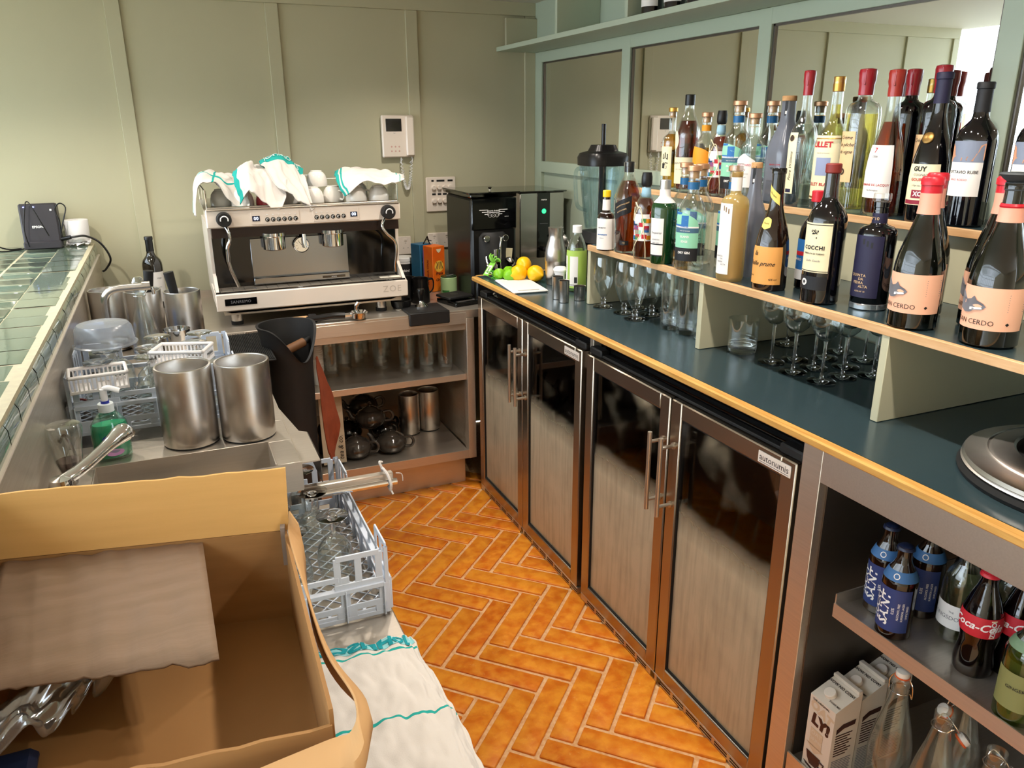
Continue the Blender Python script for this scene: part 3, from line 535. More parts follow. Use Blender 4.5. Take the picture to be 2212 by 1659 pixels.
bottle('cognac', .279, .040, (.226, -2.254, z1), BROWNG, None, 0, 'foil', [(.055, .37, 2.5, PO, [('la', .016, .82, INK, .34, {'shear': .4}), ('Vieille prune', .0145, .55, INK, .45, {'shear': .45}), ('eau de vie', .006, .22, INK, .18, {'shear': .4}), ('42% vol', .006, .14, INK, .8, {'shear': .4})], {})], 'dark brown brandy bottle with orange handwritten label and yellow neck sash', group=LG1, name='brandy_bottle', capcol=GLOSSB, dark=True, extra=prune)
bottle('bordeaux', .292, .0405, (.224, -2.419, z1), DKB, None, 0, 'short', [(.24, .60, 1.75, PC, [('COCCHI', .0115, .50, INK, .5, {'bold': .035, 'spacing': 1.1}), ('VERMOUTH DI TORINO', .0045, .38, INK, .5, {'bold': .02}), ('Giulio Cocchi', .006, .24, INKG, .5, {'shear': .4}), ('\u2766', .024, .78, INK)], {'off': -.05, 'bands': [(.02, .035, INK), (.955, .97, INK)]}), (.11, .21, 1.75, PK, [('\u2742', .020, .5, PW, .3)], {'off': -.05, 'name': 'lower_label'})], 'tall black vermouth bottle with cream crest label and dark red lip', group=LG1, name='vermouth_bottle', capcol=mat('brick_red_cap', '#7a2620', .5), dark=True)
bottle('spirit', .226, .034, (.319, -2.288, z1), DKB, None, 0, 'screw', [(.10, .52, 1.9, PB, [('AMARO', .008, .5, PW, .3)], {'bands': [(.0, .25, PW), (.6, .7, PRED)], 'off': -.2})], 'short dark bottle with red cap and blue white label behind the tall vermouth bottle', group=LG1, name='liqueur_bottle', capcol=REDC, dark=True)
def pedra(t, H, R):
    g = G(); g.cyl(R * 1.01, 0, .045 * H + .005, mat('silver_glass_base', '#b5bcc0', .12, .8), 40, bev=.002); g.obj('base_ring', t)
    g = G(); rn = prof_r('frost', H, R, .85 * H); g.cyl(rn + .001, .805 * H, .90 * H, PNAVY, 28); g.text('N\u00ba10', .009, PT, fn=lambda x, y: ((rn + .002) * cos(pi + x / rn), (rn + .002) * sin(pi + x / rn), .85 * H + y)); g.obj('neck_label', t)
bottle('frost', .222, .038, (.278, -2.507, z1), DKB, None, 0, 'glassstop', [(.12, .70, 1.9, PNAVY, [('QUINTA', .0078, .36, PT, .40, {'spacing': 1.2}), ('DA', .0078, .30, PT, .5), ('PEDRA', .0078, .24, PT, .42), ('ALTA', .0078, .18, PT, .58), ('ALTA N\u00ba 10', .0045, .10, PT, .5)], {'off': -.1, 'bands': [(.86, .95, PK, .42, .48), (.83, .92, PK, .54, .60), (.81, .90, PK, .66, .72)]})], 'squat dark navy port bottle with glass stopper and silver base', group=LG1, name='port_bottle', capcol=CORK, dark=True, extra=pedra)
def hog(g, F):   # line drawing of a boar head seen on the label
    P = [(.10, .86), (.14, .70), (.22, .66), (.30, .70), (.34, .78), (.38, .68), (.46, .62), (.50, .55), (.45, .47), (.36, .45), (.30, .38), (.22, .36), (.12, .42), (.10, .58)]
    c0_ = F(.28, .55, .0022); v = [c0_] + [F(u, w, .0022) for u, w in P]; g.add(v, [(0, i + 1, (i + 1) % len(P) + 1) for i in range(len(P))], papr('grey', '#6f6f76'))
    v = [F(u, w, .0026) for u, w in ((.30, .50), (.45, .53), (.46, .49), (.36, .46), (.30, .44))]; g.add(v, [tuple(range(5))], PW)
    for k in range(8): g.add([F(.74, .86 - k * .055, .001), F(.97, .86 - k * .055, .001), F(.97, .845 - k * .055, .001), F(.74, .845 - k * .055, .001)], [(0, 1, 2, 3)], INKG)
    P = [(.74, .17), (.765, .21), (.79, .17), (.765, .125)]; g.add([F(u, w, .0012) for u, w in P], [(0, 1, 2, 3)], INK)
def cerdo(loc, label, cap='red', H=.281, R=.045):
    def ex(t, H, R):
        ph = pi + .38; w = 2.9
        def F(u, v, e=.0006):
            a = ph + (u - .5) * w; z = (.115 + v * .265) * H; r = prof_r('burgundy', H, R, z) + e; return (r * cos(a), r * sin(a), z)
        g = G(); g.grid(lambda u, v: F(u, v), 28, 4, PP); hog(g, F); g.text('GRAN CERDO', .0125, INK, fn=lambda x, y: F(.32 + x / R / w, .17 + y / (.265 * H), .0014), bold=-.004); g.obj('paper_label', t)
        g = G(); rn = prof_r('burgundy', H, R, .86 * H)
        top = .955 if cap == 'red' else .90
        g.lathe([(prof_r('burgundy', H, R, .765 * H) * 1.07, .765 * H), (rn * 1.14, .83 * H), (rn * 1.16, top * H - .05 * H)], PINKC, 28, cap=False); g.obj('neck_capsule', t)
        g = G()
        if cap == 'red': g.lathe([(rn * 1.16, .90 * H), (rn * 1.16, .95 * H), (rn * 1.28, .953 * H), (rn * 1.28, .99 * H), (rn * 1.1, 1.004 * H), (0, 1.004 * H)], REDC, 28); g.obj('cap', t)
        else:
            g.lathe([(rn * 1.12, .845 * H), (rn * 1.2, .86 * H), (rn * 1.1, .875 * H)], REDC, 22, cap=False); g.cyl(rn * 1.05, .95 * H, 1.0 * H, mat('grey_rubber', '#3d4245', .6), 24, bev=.001); g.lathe([(rn * .9, 1.0 * H), (rn * 1.35, 1.02 * H), (rn * 1.75, 1.045 * H), (rn * 1.6, 1.055 * H), (0, 1.06 * H)], mat('grey_rubber', '#3d4245', .6), 24); g.obj('vacuum_stopper', t)
    return bottle('burgundy', H, R, loc, DKG, None, 0, 'none', [], label, group='red wine bottles with pink boar labels', name='wine_bottle', capcol=REDC, dark=True, extra=ex)
cerdo((.227, -2.661, z1), 'red wine bottle with pink boar label, red capped, leftmost in front')
cerdo((.335, -2.583, z1), 'red wine bottle with red cap mostly hidden behind the leftmost pink labelled bottle')
cerdo((.350, -2.720, z1), 'red wine bottle with pink boar label tucked behind the one with grey stopper')
cerdo((.243, -2.810, z1), 'red wine bottle with pink boar label and grey vacuum stopper, nearest the right edge', cap='open', R=.047)
# upper display shelf
bottle('shoulder', .250, .031, (.515, -1.395, z2), GLASS, GOLD, .72, 'cork', [(.18, .56, 1.7, PC, [('\u5c71\u5d0e', .021, .0, INK, .52, {'bold': .02})][:0] + [('\u5c71', .024, .66, INK, .58, {'bold': .03}), ('\u5d0e', .024, .33, INK, .58, {'bold': .03}), ('YAMAZAKI', .0035, .5, INK, .2)], {'off': -.1})], 'golden whisky bottle with cream label of black brushed characters', group=LG2, name='whisky_bottle', capcol=GOLDC)
bottle('slope', .300, .040, (.52, -1.478, z2), GLASS, COPPER, .74, 'screw', [(.08, .36, 2.4, PC, [('LAGAVULIN', .0095, .78, INKG, .5), ('AGED 16 YEARS', .004, .55, INKG)], {}), (.44, .64, 1.0, PC, [], {'off': -.6, 'shape': 'oval', 'name': 'neck_label'})], 'tall dark amber whisky bottle with black cap and cream label', group=LG2, name='whisky_bottle', capcol=BLKCAP)
gin((.52, -1.575, z2), 'amber bottle with orange and brown hill shaped label', H=.232, R=.037, grp=LG2, capm=POR, liq=GOLD, lab=[(.20, .62, 1.9, POR, [('COPPER IN THE WOODS', .0035, .36, PW)], {'shape': 'arch', 'off': .15, 'bands': [(.0, .42, papr('maroon', '#4a2326')), (.42, .44, PW)]})], lev=.6)
amaro((.51, -1.662, z2), 'amber liqueur bottle with floral label and black stopper on the upper shelf, behind the gins', LG2, .25)
gin((.51, -1.742, z2), 'clear gin bottle with blue and mint hill label on the upper shelf', H=.262, R=.042, grp=LG2, lev=.62)
gin((.50, -1.826, z2), 'clear gin bottle with house shaped white label and pink lettering', H=.226, R=.040, grp=LG2, capm=GLASS, lab=[(.16, .58, 1.7, PW, [('DOCKYARD', .0082, .66, papr('pinkink', '#d97f90'), .5, {'bold': .02}), ('GIN', .0085, .52, papr('pinkink', '#d97f90')), ('CHATHAM DOCKYARD', .0032, .4, INKG), ('LONDON DRY', .0035, .3, INKG)], {'shape': 'house', 'off': 0})], lev=.6)
gin((.575, -1.810, z2), 'clear gin bottle with blue band at the back of the upper shelf', H=.260, R=.039, grp=LG2, lev=.5)
bottle('vodka', .270, .042, (.535, -1.918, z2), SMOKE, None, 0, 'cork', [(.22, .42, 1.4, SMOKE, [('BLACK COW', .006, .8, INKR, .5), ('VODKA', .0078, .6, INK, .5, {'bold': .03})], {'name': 'printed_label'})], 'large grey frosted vodka bottle with pale stopper and black seal strip', group=LG2, name='vodka_bottle', sq=4, capcol=CORK, extra=vstrip)
def tall(x, y, H, R, kind, gl, liq, lev, cap, cc, labs, label, name, **k): return bottle(kind, H, R, (x, y, z2), gl, liq, lev, cap, labs, label, group=LG2, name=name, capcol=cc, **k)
tall(.49, -2.035, .338, .036, 'tallspirit', GLASS, CLEARL, .62, 'wax', WAXR, [(.10, .56, .95, PC, [('Poire Williams', .0125, .45, INK, .62, {'rot': 1, 'shear': .4, 'bold': 0}), ('\u25cf', .02, .9, papr('seal_brown', '#3b2a1c'), .5)], {'off': -.35, 'bands': [(.02, .08, PNAVY, .3, .85)]})], 'clear eau de vie bottle with red wax cap and tall cream script label', 'brandy_bottle')
tall(.50, -2.128, .320, .041, 'tallspirit', GLASS, PALE, .80, 'screw', GOLDC, [(.08, .57, 2.1, PC, [('LILLET', .019, .86, INKR, .45, {'bold': .04}), ('APERITIF DE FRANCE', .0036, .73, INKG), ('LILLET BLANC', .011, .24, INKR, .5, {'bold': .02})], {'bands': [(.02, .05, GOLDC), (.95, .965, GOLDC), (.38, .66, papr('sketch_blue', '#8d98b8'), .3, .75)]})], 'pale gold aperitif bottle with gold screw cap and red lettered label', 'aperitif_bottle')
tall(.51, -2.206, .332, .041, 'frost', GLASS, PALE, .70, 'wax', WAXR, [(.22, .58, 1.15, PT, [('Cr\u00e8me', .012, .88, INK, .5, {'shear': .4, 'bold': 0}), ('de p\u00eache', .012, .74, INK, .5, {'shear': .4, 'bold': 0}), ('de vigne', .012, .60, INK, .5, {'shear': .4, 'bold': 0}), ('\u25cf', .022, .2, papr('seal_brown', '#3b2a1c'), .45)], {'off': -.35})], 'yellow liqueur bottle with square shoulders, red wax cap and small tan label', 'liqueur_bottle')
tall(.505, -2.298, .325, .042, 'cognac', GLASS, AMBER, .66, 'wax', mat('rust_wax', '#a02a22', .3, coat=.3), [(.13, .50, 1.9, PW, [('7', .016, .90, INKR, .42), ('1709', .008, .78, INKG, .42), ('DOMAINE DE LACQUY', .0072, .25, INKR, .5), ('Bas Armagnac', .005, .15, INKG)], {'off': -.1})], 'amber armagnac bottle with rust red cap and plain white label', 'brandy_bottle')
tall(.60, -2.262, .330, .036, 'frost', DKB, None, 0, 'wax', WAXR, [], 'nearly black bottle with red wax cap behind the armagnac bottle', 'liqueur_bottle', dark=True)
tall(.575, -2.362, .332, .038, 'frost', DKB, None, 0, 'wax', WAXR, [(.24, .56, 1.1, PT, [('Cr\u00e8me', .012, .88, INK, .5, {'shear': .4, 'bold': 0}), ('\u25cf', .022, .2, papr('seal_brown', '#3b2a1c'), .5)], {'off': -.45})], 'nearly black bottle with red wax cap and tan label behind the cognac', 'liqueur_bottle', dark=True)
def xo(t, H, R):
    g = G(); a = pi + .12; rr = prof_r('cognac', H, R, .575 * H); g.lathe([(0, .004), (.009, .0035), (.0125, .002), (.0135, 0)], mat('bronze_seal', '#8a6a38', .35, .8), 24, T=tr(rr * cos(a), rr * sin(a), .575 * H) @ rz(a) @ Matrix.Rotation(pi / 2 - .4, 4, 'Y')); g.obj('medallion', t)
tall(.495, -2.432, .314, .042, 'cognac', DKB, None, 0, 'foil', PNAVY, [(.12, .40, 1.9, PC, [('COGNAC', .0072, .74, INKG), ('GOURMEL', .009, .62, INKR, .5, {'bold': .02}), ('GUY', .014, .88, INK, .45, {'bold': .04}), ('XO', .0135, .27, PW, .5, {'bold': .04}), ("L'\u00c2ge des Fleurs", .005, .48, INKG, .5, {'shear': .3})], {'bands': [(.17, .37, papr('wine_red', '#8e2439'), .3, .7), (.02, .12, papr('wine_red', '#8e2439'), .05, .95)], 'off': -.05})], 'dark cognac bottle with bronze medallion and cream label', 'cognac_bottle', dark=True, extra=xo)
def rube(t, H, R):
    g = G(); ph = pi + .25; w = 1.75
    def F(u, v, e=.0007): a = ph + (u - .5) * w; z = (.22 + v * .385) * H; r = prof_r('bordeaux', H, R, min(z, .6 * H)) + e; return (r * cos(a), r * sin(a), z)
    g.grid(lambda u, v: F(u, v), 20, 6, PW); g.grid(lambda u, v: F(u, .62 + .38 * v, .0010), 16, 5, papr('grey_knit', '#7d8699'))
    sk = papr('skin_tone', '#c99272')
    for P in (((0, .62), (.0, .95), (.10, .90), (.16, .74), (.42, .70), (.40, .64)), ((1, .66), (1, .96), (.86, .92), (.80, .78), (.55, .72), (.52, .66), (.7, .64))): g.add([F(a, b, .0014) for a, b in P], [tuple(range(len(P)))], sk)
    g.text('OTTAVIO RUBE', .0085, INK, fn=lambda x, y: F(.48 + x / R / w, .44 + y / (.385 * H), .0012), bold=.015); g.text('VINO ROSSO', .0062, INKR, fn=lambda x, y: F(.38 + x / R / w, .30 + y / (.385 * H), .0012)); g.obj('paper_label', t)
tall(.50, -2.528, .290, .040, 'bordeaux', DKB, None, 0, 'foil', PK, [], 'black red wine bottle with hands photograph on its white label, upper shelf', 'wine_bottle', dark=True, extra=rube)
tall(.51, -2.655, .290, .040, 'bordeaux', DKB, None, 0, 'foil', PK, [], 'black red wine bottle with white label at the right edge of the picture', 'wine_bottle', dark=True, extra=rube)
# bottles at the top of the picture on the high shelf
for x, y, lb in ((.50, -1.256, 'dark wine bottle on the high shelf, first from the corner'), (.51, -1.375, 'dark wine bottle on the high shelf, second from the corner'), (.51, -1.50, 'dark wine bottle on the high shelf, third from the corner')):
    bottle('bordeaux', .19, .035, (x, y, z3), DKB, None, 0, 'screw', [(.12, .62, 2.2, PW, [], {'off': .2})], lb, group='wine bottles on the high shelf', name='wine_bottle', capcol=BLKCAP, dark=True)
#@@ITEMS2
# ---------------------------------------------------------------- glassware under the display
ZC = .9505
def glassware(name, prof, wall, label, cat, loc, group, n=32, stem=None):
    """prof: outer bowl profile; wall: thickness"""
    t = thing(name, label, cat, loc, 0, group); g = G(); inner = [(max(0, r - wall), z) for r, z in prof[::-1] if z > prof[0][1] + wall * 2]
    zb = inner[-1][1]; g.lathe([(0, prof[0][1])] + prof + inner + [(0, zb)], GLASS, n, cap=False); g.obj('bowl', t)
    if stem: g = G(); g.lathe(stem, RGL, n, cap=False); g.obj('stem_and_foot', t)
    return t
tp = [(.006, .032), (.012, .036), (.022, .055), (.031, .085), (.0335, .11), (.031, .14), (.028, .165)]
ts = [(0, .001), (.032, .001), (.033, .003), (.022, .006), (.009, .010), (.007, .018), (.010, .024), (.007, .030), (.006, .033), (0, .033)]
tl = ['beer glass with short stem, at the left end by the divider', 'beer glass with short stem, second along the front', 'beer glass with short stem, third along, foot nearest the counter edge', 'beer glass with short stem, behind the third one', 'beer glass with short stem, half hidden by the highball glasses', 'beer glass with short stem, in the back row left', 'beer glass with short stem, in the back row right']
t0 = None
for (x, y), l in zip([(.205, -1.505), (.22, -1.612), (.206, -1.700), (.285, -1.672), (.285, -1.78), (.30, -1.565), (.36, -1.64)], tl):
    if t0 is None: t0 = glassware('beer_glass', tp, .0018, 'clear ' + l, 'glass', (x, y, ZC), 'stemmed beer glasses under the display shelf', stem=ts)
    else: dup(t0, 'clear ' + l, (x, y, ZC))
hp = [(.026, .0), (.028, .003), (.0285, .02), (.029, .155), (.029, .16)]
t0 = None
for (x, y), l in zip([(.240, -1.838), (.250, -1.905), (.262, -1.972), (.33, -1.87), (.335, -1.945), (.42, -1.90)], ['front left', 'front middle', 'front right against the divider', 'second row left', 'second row right', 'at the back']):
    lb = 'tall clear highball glass under the display shelf, ' + l
    if t0 is None: t0 = glassware('highball_glass', hp, .0022, lb, 'glass', (x, y, ZC), 'highball glasses under the display shelf')
    else: dup(t0, lb, (x, y, ZC))
t = glassware('whisky_tumbler', [(.036, 0), (.0385, .003), (.039, .02), (.0405, .085), (.0405, .090)], .0022, 'heavy based empty whisky tumbler standing beside the divider', 'glass', (.272, -2.125, ZC), None)
g = G(); g.lathe([(0, .004), (.034, .004), (.0355, .009), (.0355, .026), (.03, .0285), (0, .029)], RGL, 32, cap=False); g.obj('glass_base', t)
wp = [(.005, .098), (.014, .102), (.027, .115), (.035, .132), (.0365, .15), (.034, .168)]
ws = [(0, .0008), (.032, .0008), (.033, .0022), (.02, .0045), (.006, .008), (.0038, .014), (.0034, .05), (.0036, .09), (.0055, .099), (0, .10)]
sp = [(.276, -2.235), (.264, -2.325), (.345, -2.243), (.425, -2.262), (.336, -2.318), (.272, -2.410), (.412, -2.345), (.505, -2.235), (.345, -2.402), (.500, -2.320), (.418, -2.425), (.43, -2.12), (.49, -2.41)]
sn = ['nearest the tumbler in the front row', 'second in the front row', 'second row, just behind the tumbler side', 'third row left', 'middle of the second row', 'nearest the camera in the front row', 'third row middle', 'fourth row left, by the wall', 'second row nearest the divider', 'fourth row middle', 'third row nearest the divider', 'alone at the back left', 'back right corner']
t0 = None
for (x, y), l in zip(sp, sn):
    lb = 'thin stemmed cocktail glass, ' + l
    if t0 is None: t0 = glassware('cocktail_glass', wp, .0013, lb, 'glass', (x, y, ZC), 'stemmed cocktail glasses under the display shelf', stem=ws)
    else: dup(t0, lb, (x, y, ZC))
# waste chute ring set in the counter
t = thing('waste_chute_ring', 'round steel rim with black rubber base and open centre on the counter', 'bin ring', (.285, -3.02, ZC))
g = G(); g.lathe([(.208, 0), (.210, .006), (.204, .014), (.13, .014), (.13, 0)], RUBBER, 72, cap=False); g.obj('rubber_base', t)
g = G(); g.lathe([(.203, .0145), (.205, .018), (.201, .021), (.204, .024), (.201, .030), (.170, .037), (.167, .040), (.165, .037), (.160, .041), (.128, .046), (.124, .043), (.122, .02)], STEELR, 96, cap=False); g.obj('steel_rim', t)
g = G(); g.lathe([(.1235, .034), (.10, .03), (.098, .02), (0, .012)], RUBBER, 48, cap=False); g.obj('rubber_lining', t)
# ---------------------------------------------------------------- things at the far end of the counter
def lemon(loc, r, a, b, label):
    g = G(); g.lathe([(0, -1.32 * r), (.12 * r, -1.27 * r), (.22 * r, -1.15 * r), (.62 * r, -.88 * r), (.93 * r, -.42 * r), (1.0 * r, 0), (.93 * r, .42 * r), (.62 * r, .88 * r), (.22 * r, 1.15 * r), (.12 * r, 1.27 * r), (0, 1.32 * r)], mat('lemon_peel', '#f0bb08', .35, bump=(150, .5, .0015), var=(20, '#e3a806', .6)), 28, T=rz(a) @ Matrix.Rotation(b, 4, 'Y'), cap=False)
    return tag(g.obj('lemon', loc=loc), label, 'lemon', 'lemons in a net on the counter')
lemon((.13, -.985, ZC + .032), .032, .3, 1.45, 'yellow lemon beside the limes, left of the pair in front'); lemon((.185, -1.02, ZC + .032), .032, 1.9, 1.5, 'yellow lemon next to the cocktail shaker, right of the pair in front'); lemon((.165, -.955, ZC + .058), .03, 1.2, 1.3, 'yellow lemon on top at the back of the net')
LIME = mat('lime_peel', '#7fbf1e', .35, bump=(150, .5, .0015), var=(20, '#6aa818', .6))
for i, (x, y, z, r, l) in enumerate([(.098, -.975, .026, .026, 'green lime nearest the chopping board, the largest in view'), (.07, -.935, .024, .024, 'green lime behind the front lime'), (.115, -.925, .028, .024, 'green lime touching the lemons at the back')]):
    g = G(); g.lathe([(0, -1.12 * r), (.3 * r, -.98 * r), (.75 * r, -.68 * r), (1 * r, 0), (.75 * r, .68 * r), (.3 * r, .98 * r), (0, 1.12 * r)], LIME, 24, T=rz(i * 1.1) @ Matrix.Rotation(1.3, 4, 'Y'), cap=False); tag(g.obj('lime', loc=(x, y, ZC + z)), l, 'lime', 'limes in a green net')
t = thing('lime_net_bag', 'green net bag end with printed green tag lying beside the limes', 'net bag', (.055, -.87, ZC))
g = G(); r_ = random.Random(2)
for k in range(9):
    p = [Vector((r_.uniform(-.02, .03), -.01 - .012 * k * .7 + r_.uniform(-.01, .01), .004 + r_.random() * .03)) for _ in range(4)]; g.tube(bez(p, 12), .0012, mat('green_net', '#4fae2c', .4), 5)
g.obj('net', t)
T = tr(.012, .03, .03) @ rz(.5) @ Matrix.Rotation(-.75, 4, 'Y'); g = G(); g.box((-.034, -.014, 0), (.034, .014, .0012), mat('green_tag', '#7cc043', .4), .0005, T); g.box((-.026, -.009, .0012), (.016, .009, .0016), mat('white_tag', '#dfead0', .5), 0, T); g.text('LIMES', .011, mat('tag_green', '#4a8a2e', .5), T=T @ tr(-.005, 0, .0018), bold=.03)
for k in range(8): a = k * .8; g.tube(bez([T @ Vector((.03, 0, 0)), T @ Vector((.045, .02 * sin(a), .01 + .012 * cos(a))), T @ Vector((.055 + .01 * sin(a), .03 * sin(a), .02 * cos(a)))], 8), .0035, mat('green_tag', '#7cc043', .4), 6)
g.obj('printed_tag', t)
g = G(); T = tr(.095, -1.085, ZC) @ rz(-.12); g.box((-.066, -.125, 0), (.066, .125, .009), WPLAS, .004, T); g.box((-.045, -.115, .0089), (.035, -.105, .0094), mat('board_slot', '#9a9890', .5), 0, T); tag(g.obj('chopping_board', org=(.095, -1.085, ZC)), 'small white plastic chopping board lying in front of the limes', 'chopping board')
t = thing('cocktail_shaker', 'tall satin steel cocktail shaker with a waisted neck beside the lemons', 'cocktail shaker', (.235, -1.09, ZC))
g = G(); g.lathe([(.033, 0), (.0345, .003), (.040, .085), (.0405, .092)], STEELR, 40); g.obj('base_cup', t)
g = G(); g.lathe([(.041, .090), (.041, .097), (.040, .12), (.035, .145), (.028, .168), (.026, .185), (.0285, .208), (.029, .212), (.0, .212)], STEELR, 40, cap=False); g.obj('top_cup', t)
jt = None
for x, y, h, r, l in ((.125, -1.33, .078, .0185, 'satin steel thimble measure, the taller one at the back of the trio'), (.120, -1.388, .074, .018, 'satin steel thimble measure nearest the counter edge'), (.185, -1.378, .048, .020, 'short squat steel thimble measure on the right of the trio')):
    g = G(); g.lathe([(r * .9, 0), (r * .95, .001), (r, h), (r * 1.04, h + .001), (r * .95, h), (r * .9, .002), (0, .002)], STEELR, 32, cap=False); tag(g.obj('thimble_measure', loc=(x, y, ZC)), l, 'measure', 'steel measures on the counter')
g = G(); g.lathe([(.02, 0), (.021, .002), (.0185, .05), (.022, .056), (.0225, .064), (.026, .066), (.026, .071), (.018, .08), (0, .081)], WPLAS, 28); tag(g.obj('plastic_tub', loc=(.215, -1.17, ZC)), 'small white plastic tub with lid between the shaker and the cordial bottle', 'tub')
bottle('cordial', .232, .036, (.25, -1.23, ZC), GLASS, glass('cordial_liquid', '#e9efcf', .1, .01), .3, 'screw', [(.02, .64, 5.9, papr('lime_label', '#a9c95c'), [('LIME', .016, .55, papr('lg', '#3f7a2a'), .40, {'rot': 1}), ('CORDIAL', .006, .15, INK, .56)], {'bands': [(.14, .86, PW, .34, .46), (.12, .86, PW, .52, .66), (.0, .07, papr('dkgreen', '#33511c')), (.2, .35, INK, .6, .65)]})], 'clear bottle with white cap and green and white leaf label', 'bottle', None, name='cordial_bottle', capcol=WPLAS)
g = G(); g.lathe([(.018, 0), (.019, .002), (.019, .06), (.012, .072), (.0115, .09)], GLASS, 24); g.cyl(.0135, .076, .096, WPLAS, 20, bev=.001); tag(g.obj('small_glass_bottle', loc=(.30, -1.355, ZC)), 'small clear bottle with white cap beside the end of the display shelf', 'bottle')
t = thing('blender', 'counter blender with clear ribbed jug, black lid and black tamper', 'blender', (.465, -1.02, ZC))
g = G(); g.box((-.075, -.085, 0), (.075, .085, .14), BLACK, .02); g.lathe([(.075, .14), (.066, .165), (.062, .18)], BLACKM, 36, sq=5); g.obj('motor_base', t)
g = G(); g.lathe([(.055, .185), (.062, .24), (.072, .34), (.080, .44), (.078, .44), (.070, .34), (.060, .24), (.053, .19)], glass('jug_plastic', '#e9f1f4', .5, .06), 36, sq=3.5, cap=False)
g.obj('jug', t)
g = G()
for a in range(8): c_, s_ = cos(a * pi / 4 + .4), sin(a * pi / 4 + .4); g.tube([(c_ * .056, s_ * .056, .19), (c_ * .081, s_ * .081, .435)], .002, GLASS, 6)
g.tube(bez([(-.08, -.01, .415), (-.12, -.015, .41), (-.122, -.015, .34), (-.112, -.015, .28), (-.072, -.01, .26)], 20), .008, glass('jug_plastic'), 8); g.obj('handle', t)
g = G(); g.lathe([(.083, .425), (.084, .455), (.077, .47), (.05, .478), (.04, .50), (.038, .50), (0, .50)], BLACK, 36, sq=4); g.obj('lid', t)
g = G(); g.tube([(.0, 0, .49), (0, 0, .575)], .0085, BLACK, 12); g.tube([(0, 0, .24), (0, 0, .49)], .014, BLACKM, 12); g.obj('tamper', t)
# ---------------------------------------------------------------- back wall fittings
def plate(x0, z0, x1, z1, name, label, cat): t = thing(name, label, cat, ((x0 + x1) / 2, -.012, (z0 + z1) / 2)); return t
t = thing('door_intercom', 'white wall intercom with small dark screen and coiled handset cord', 'intercom', (-.056, -.012, 1.475))
g = G(); g.box((-.0755, -.022, -.0935), (.0755, 0, .0935), CREAM, .005); g.box((.0335, -.036, -.088), (.0735, -.021, .088), CREAM, .006)
for i in range(2):
    for j in range(3): g.lathe([(0, .0004), (.004, 0)], mat('pink_mark', '#d4a9a0', .5), 12, T=tr(-.034 + .018 * j, -.0225, -.045 - .02 * i) @ Matrix.Rotation(pi / 2, 4, 'X'), cap=False)
g.text('bpt', .007, INKG, T=tr(-.018, -.0225, .015) @ Matrix.Rotation(pi / 2, 4, 'X')); g.obj('housing', t)
g = G(); g.box((-.057, -.0235, .022), (.017, -.0215, .078), mat('dark_screen', '#171310', .08, coat=.5), .001); g.obj('screen', t)
g = G(); pts = []
for i in range(420):
    s_ = i / 419; a = s_ * 2 * pi * 34; cx = .012 + .048 * s_; sag = -.10 - .14 * sin(pi * s_) ** .7 if 0 < s_ < 1 else -.10
    pts.append((cx + .006 * cos(a), -.012 + .006 * sin(a), sag + 0))
g.tube(pts, .0016, WPLAS, 5); g.tube(bez([(.012, -.012, -.092), (.010, -.014, -.11), (.014, -.012, -.125)], 8), .0022, WPLAS, 6); g.tube(bez([(.060, -.02, -.088), (.066, -.014, -.105), (.062, -.012, -.12)], 8), .0022, WPLAS, 6); g.obj('coiled_cord', t)
t = thing('dimmer_switch_panel', 'white wall plate with two rows of round dimmer knobs and black labels', 'switch panel', (.151, -.0005, 1.205))
g = G(); g.box((-.075, -.009, -.082), (.075, 0, .082), CREAM, .004)
for z, ws_ in ((.06, ((-.048, .012), (-.022, .028), (.006, .012), (.034, .026))), (-.003, ((-.046, .018), (-.018, .018), (.008, .02)))):
    for x, w in ws_: g.box((x, -.0096, z), (x + w, -.0088, z + .009), INK)
g.obj('plate', t)
for z in (.033, -.03):
    for k in range(4): g = G(); T = tr(-.038 + .027 * k, -.009, z) @ Matrix.Rotation(pi / 2, 4, 'X'); g.lathe([(.0115, 0), (.0105, .013), (.009, .0145), (0, .0145)], CREAM, 24, T=T); g.obj('knob', t)
def socket(x, z, w, h, label, n):
    t = thing('wall_socket', label, 'socket', (x, -.0005, z)); g = G(); g.box((-w / 2, -.009, -h / 2), (w / 2, 0, h / 2), CREAM, .003); g.obj('plate', t)
    for k in range(n):
        g = G()
        cx = -w / 2 + w * (k + .5) / n
        for (a, b) in ((0, .012), (-.011, -.012), (.011, -.012)): g.box((cx + a - .003, -.0094, b - .002), (cx + a + .003, -.0088, b + .002), mat('slot_grey', '#b5ada2', .6))
        g.box((cx - .006, -.012, .022), (cx + .006, -.009, .033), CREAM, .001); g.obj('socket_outlet', t)
    return t
socket(-.066, .970, .11, .088, 'white double wall socket just right of the coffee machine', 2); socket(.14, .985, .13, .075, 'white double wall socket behind the orange carton', 2)
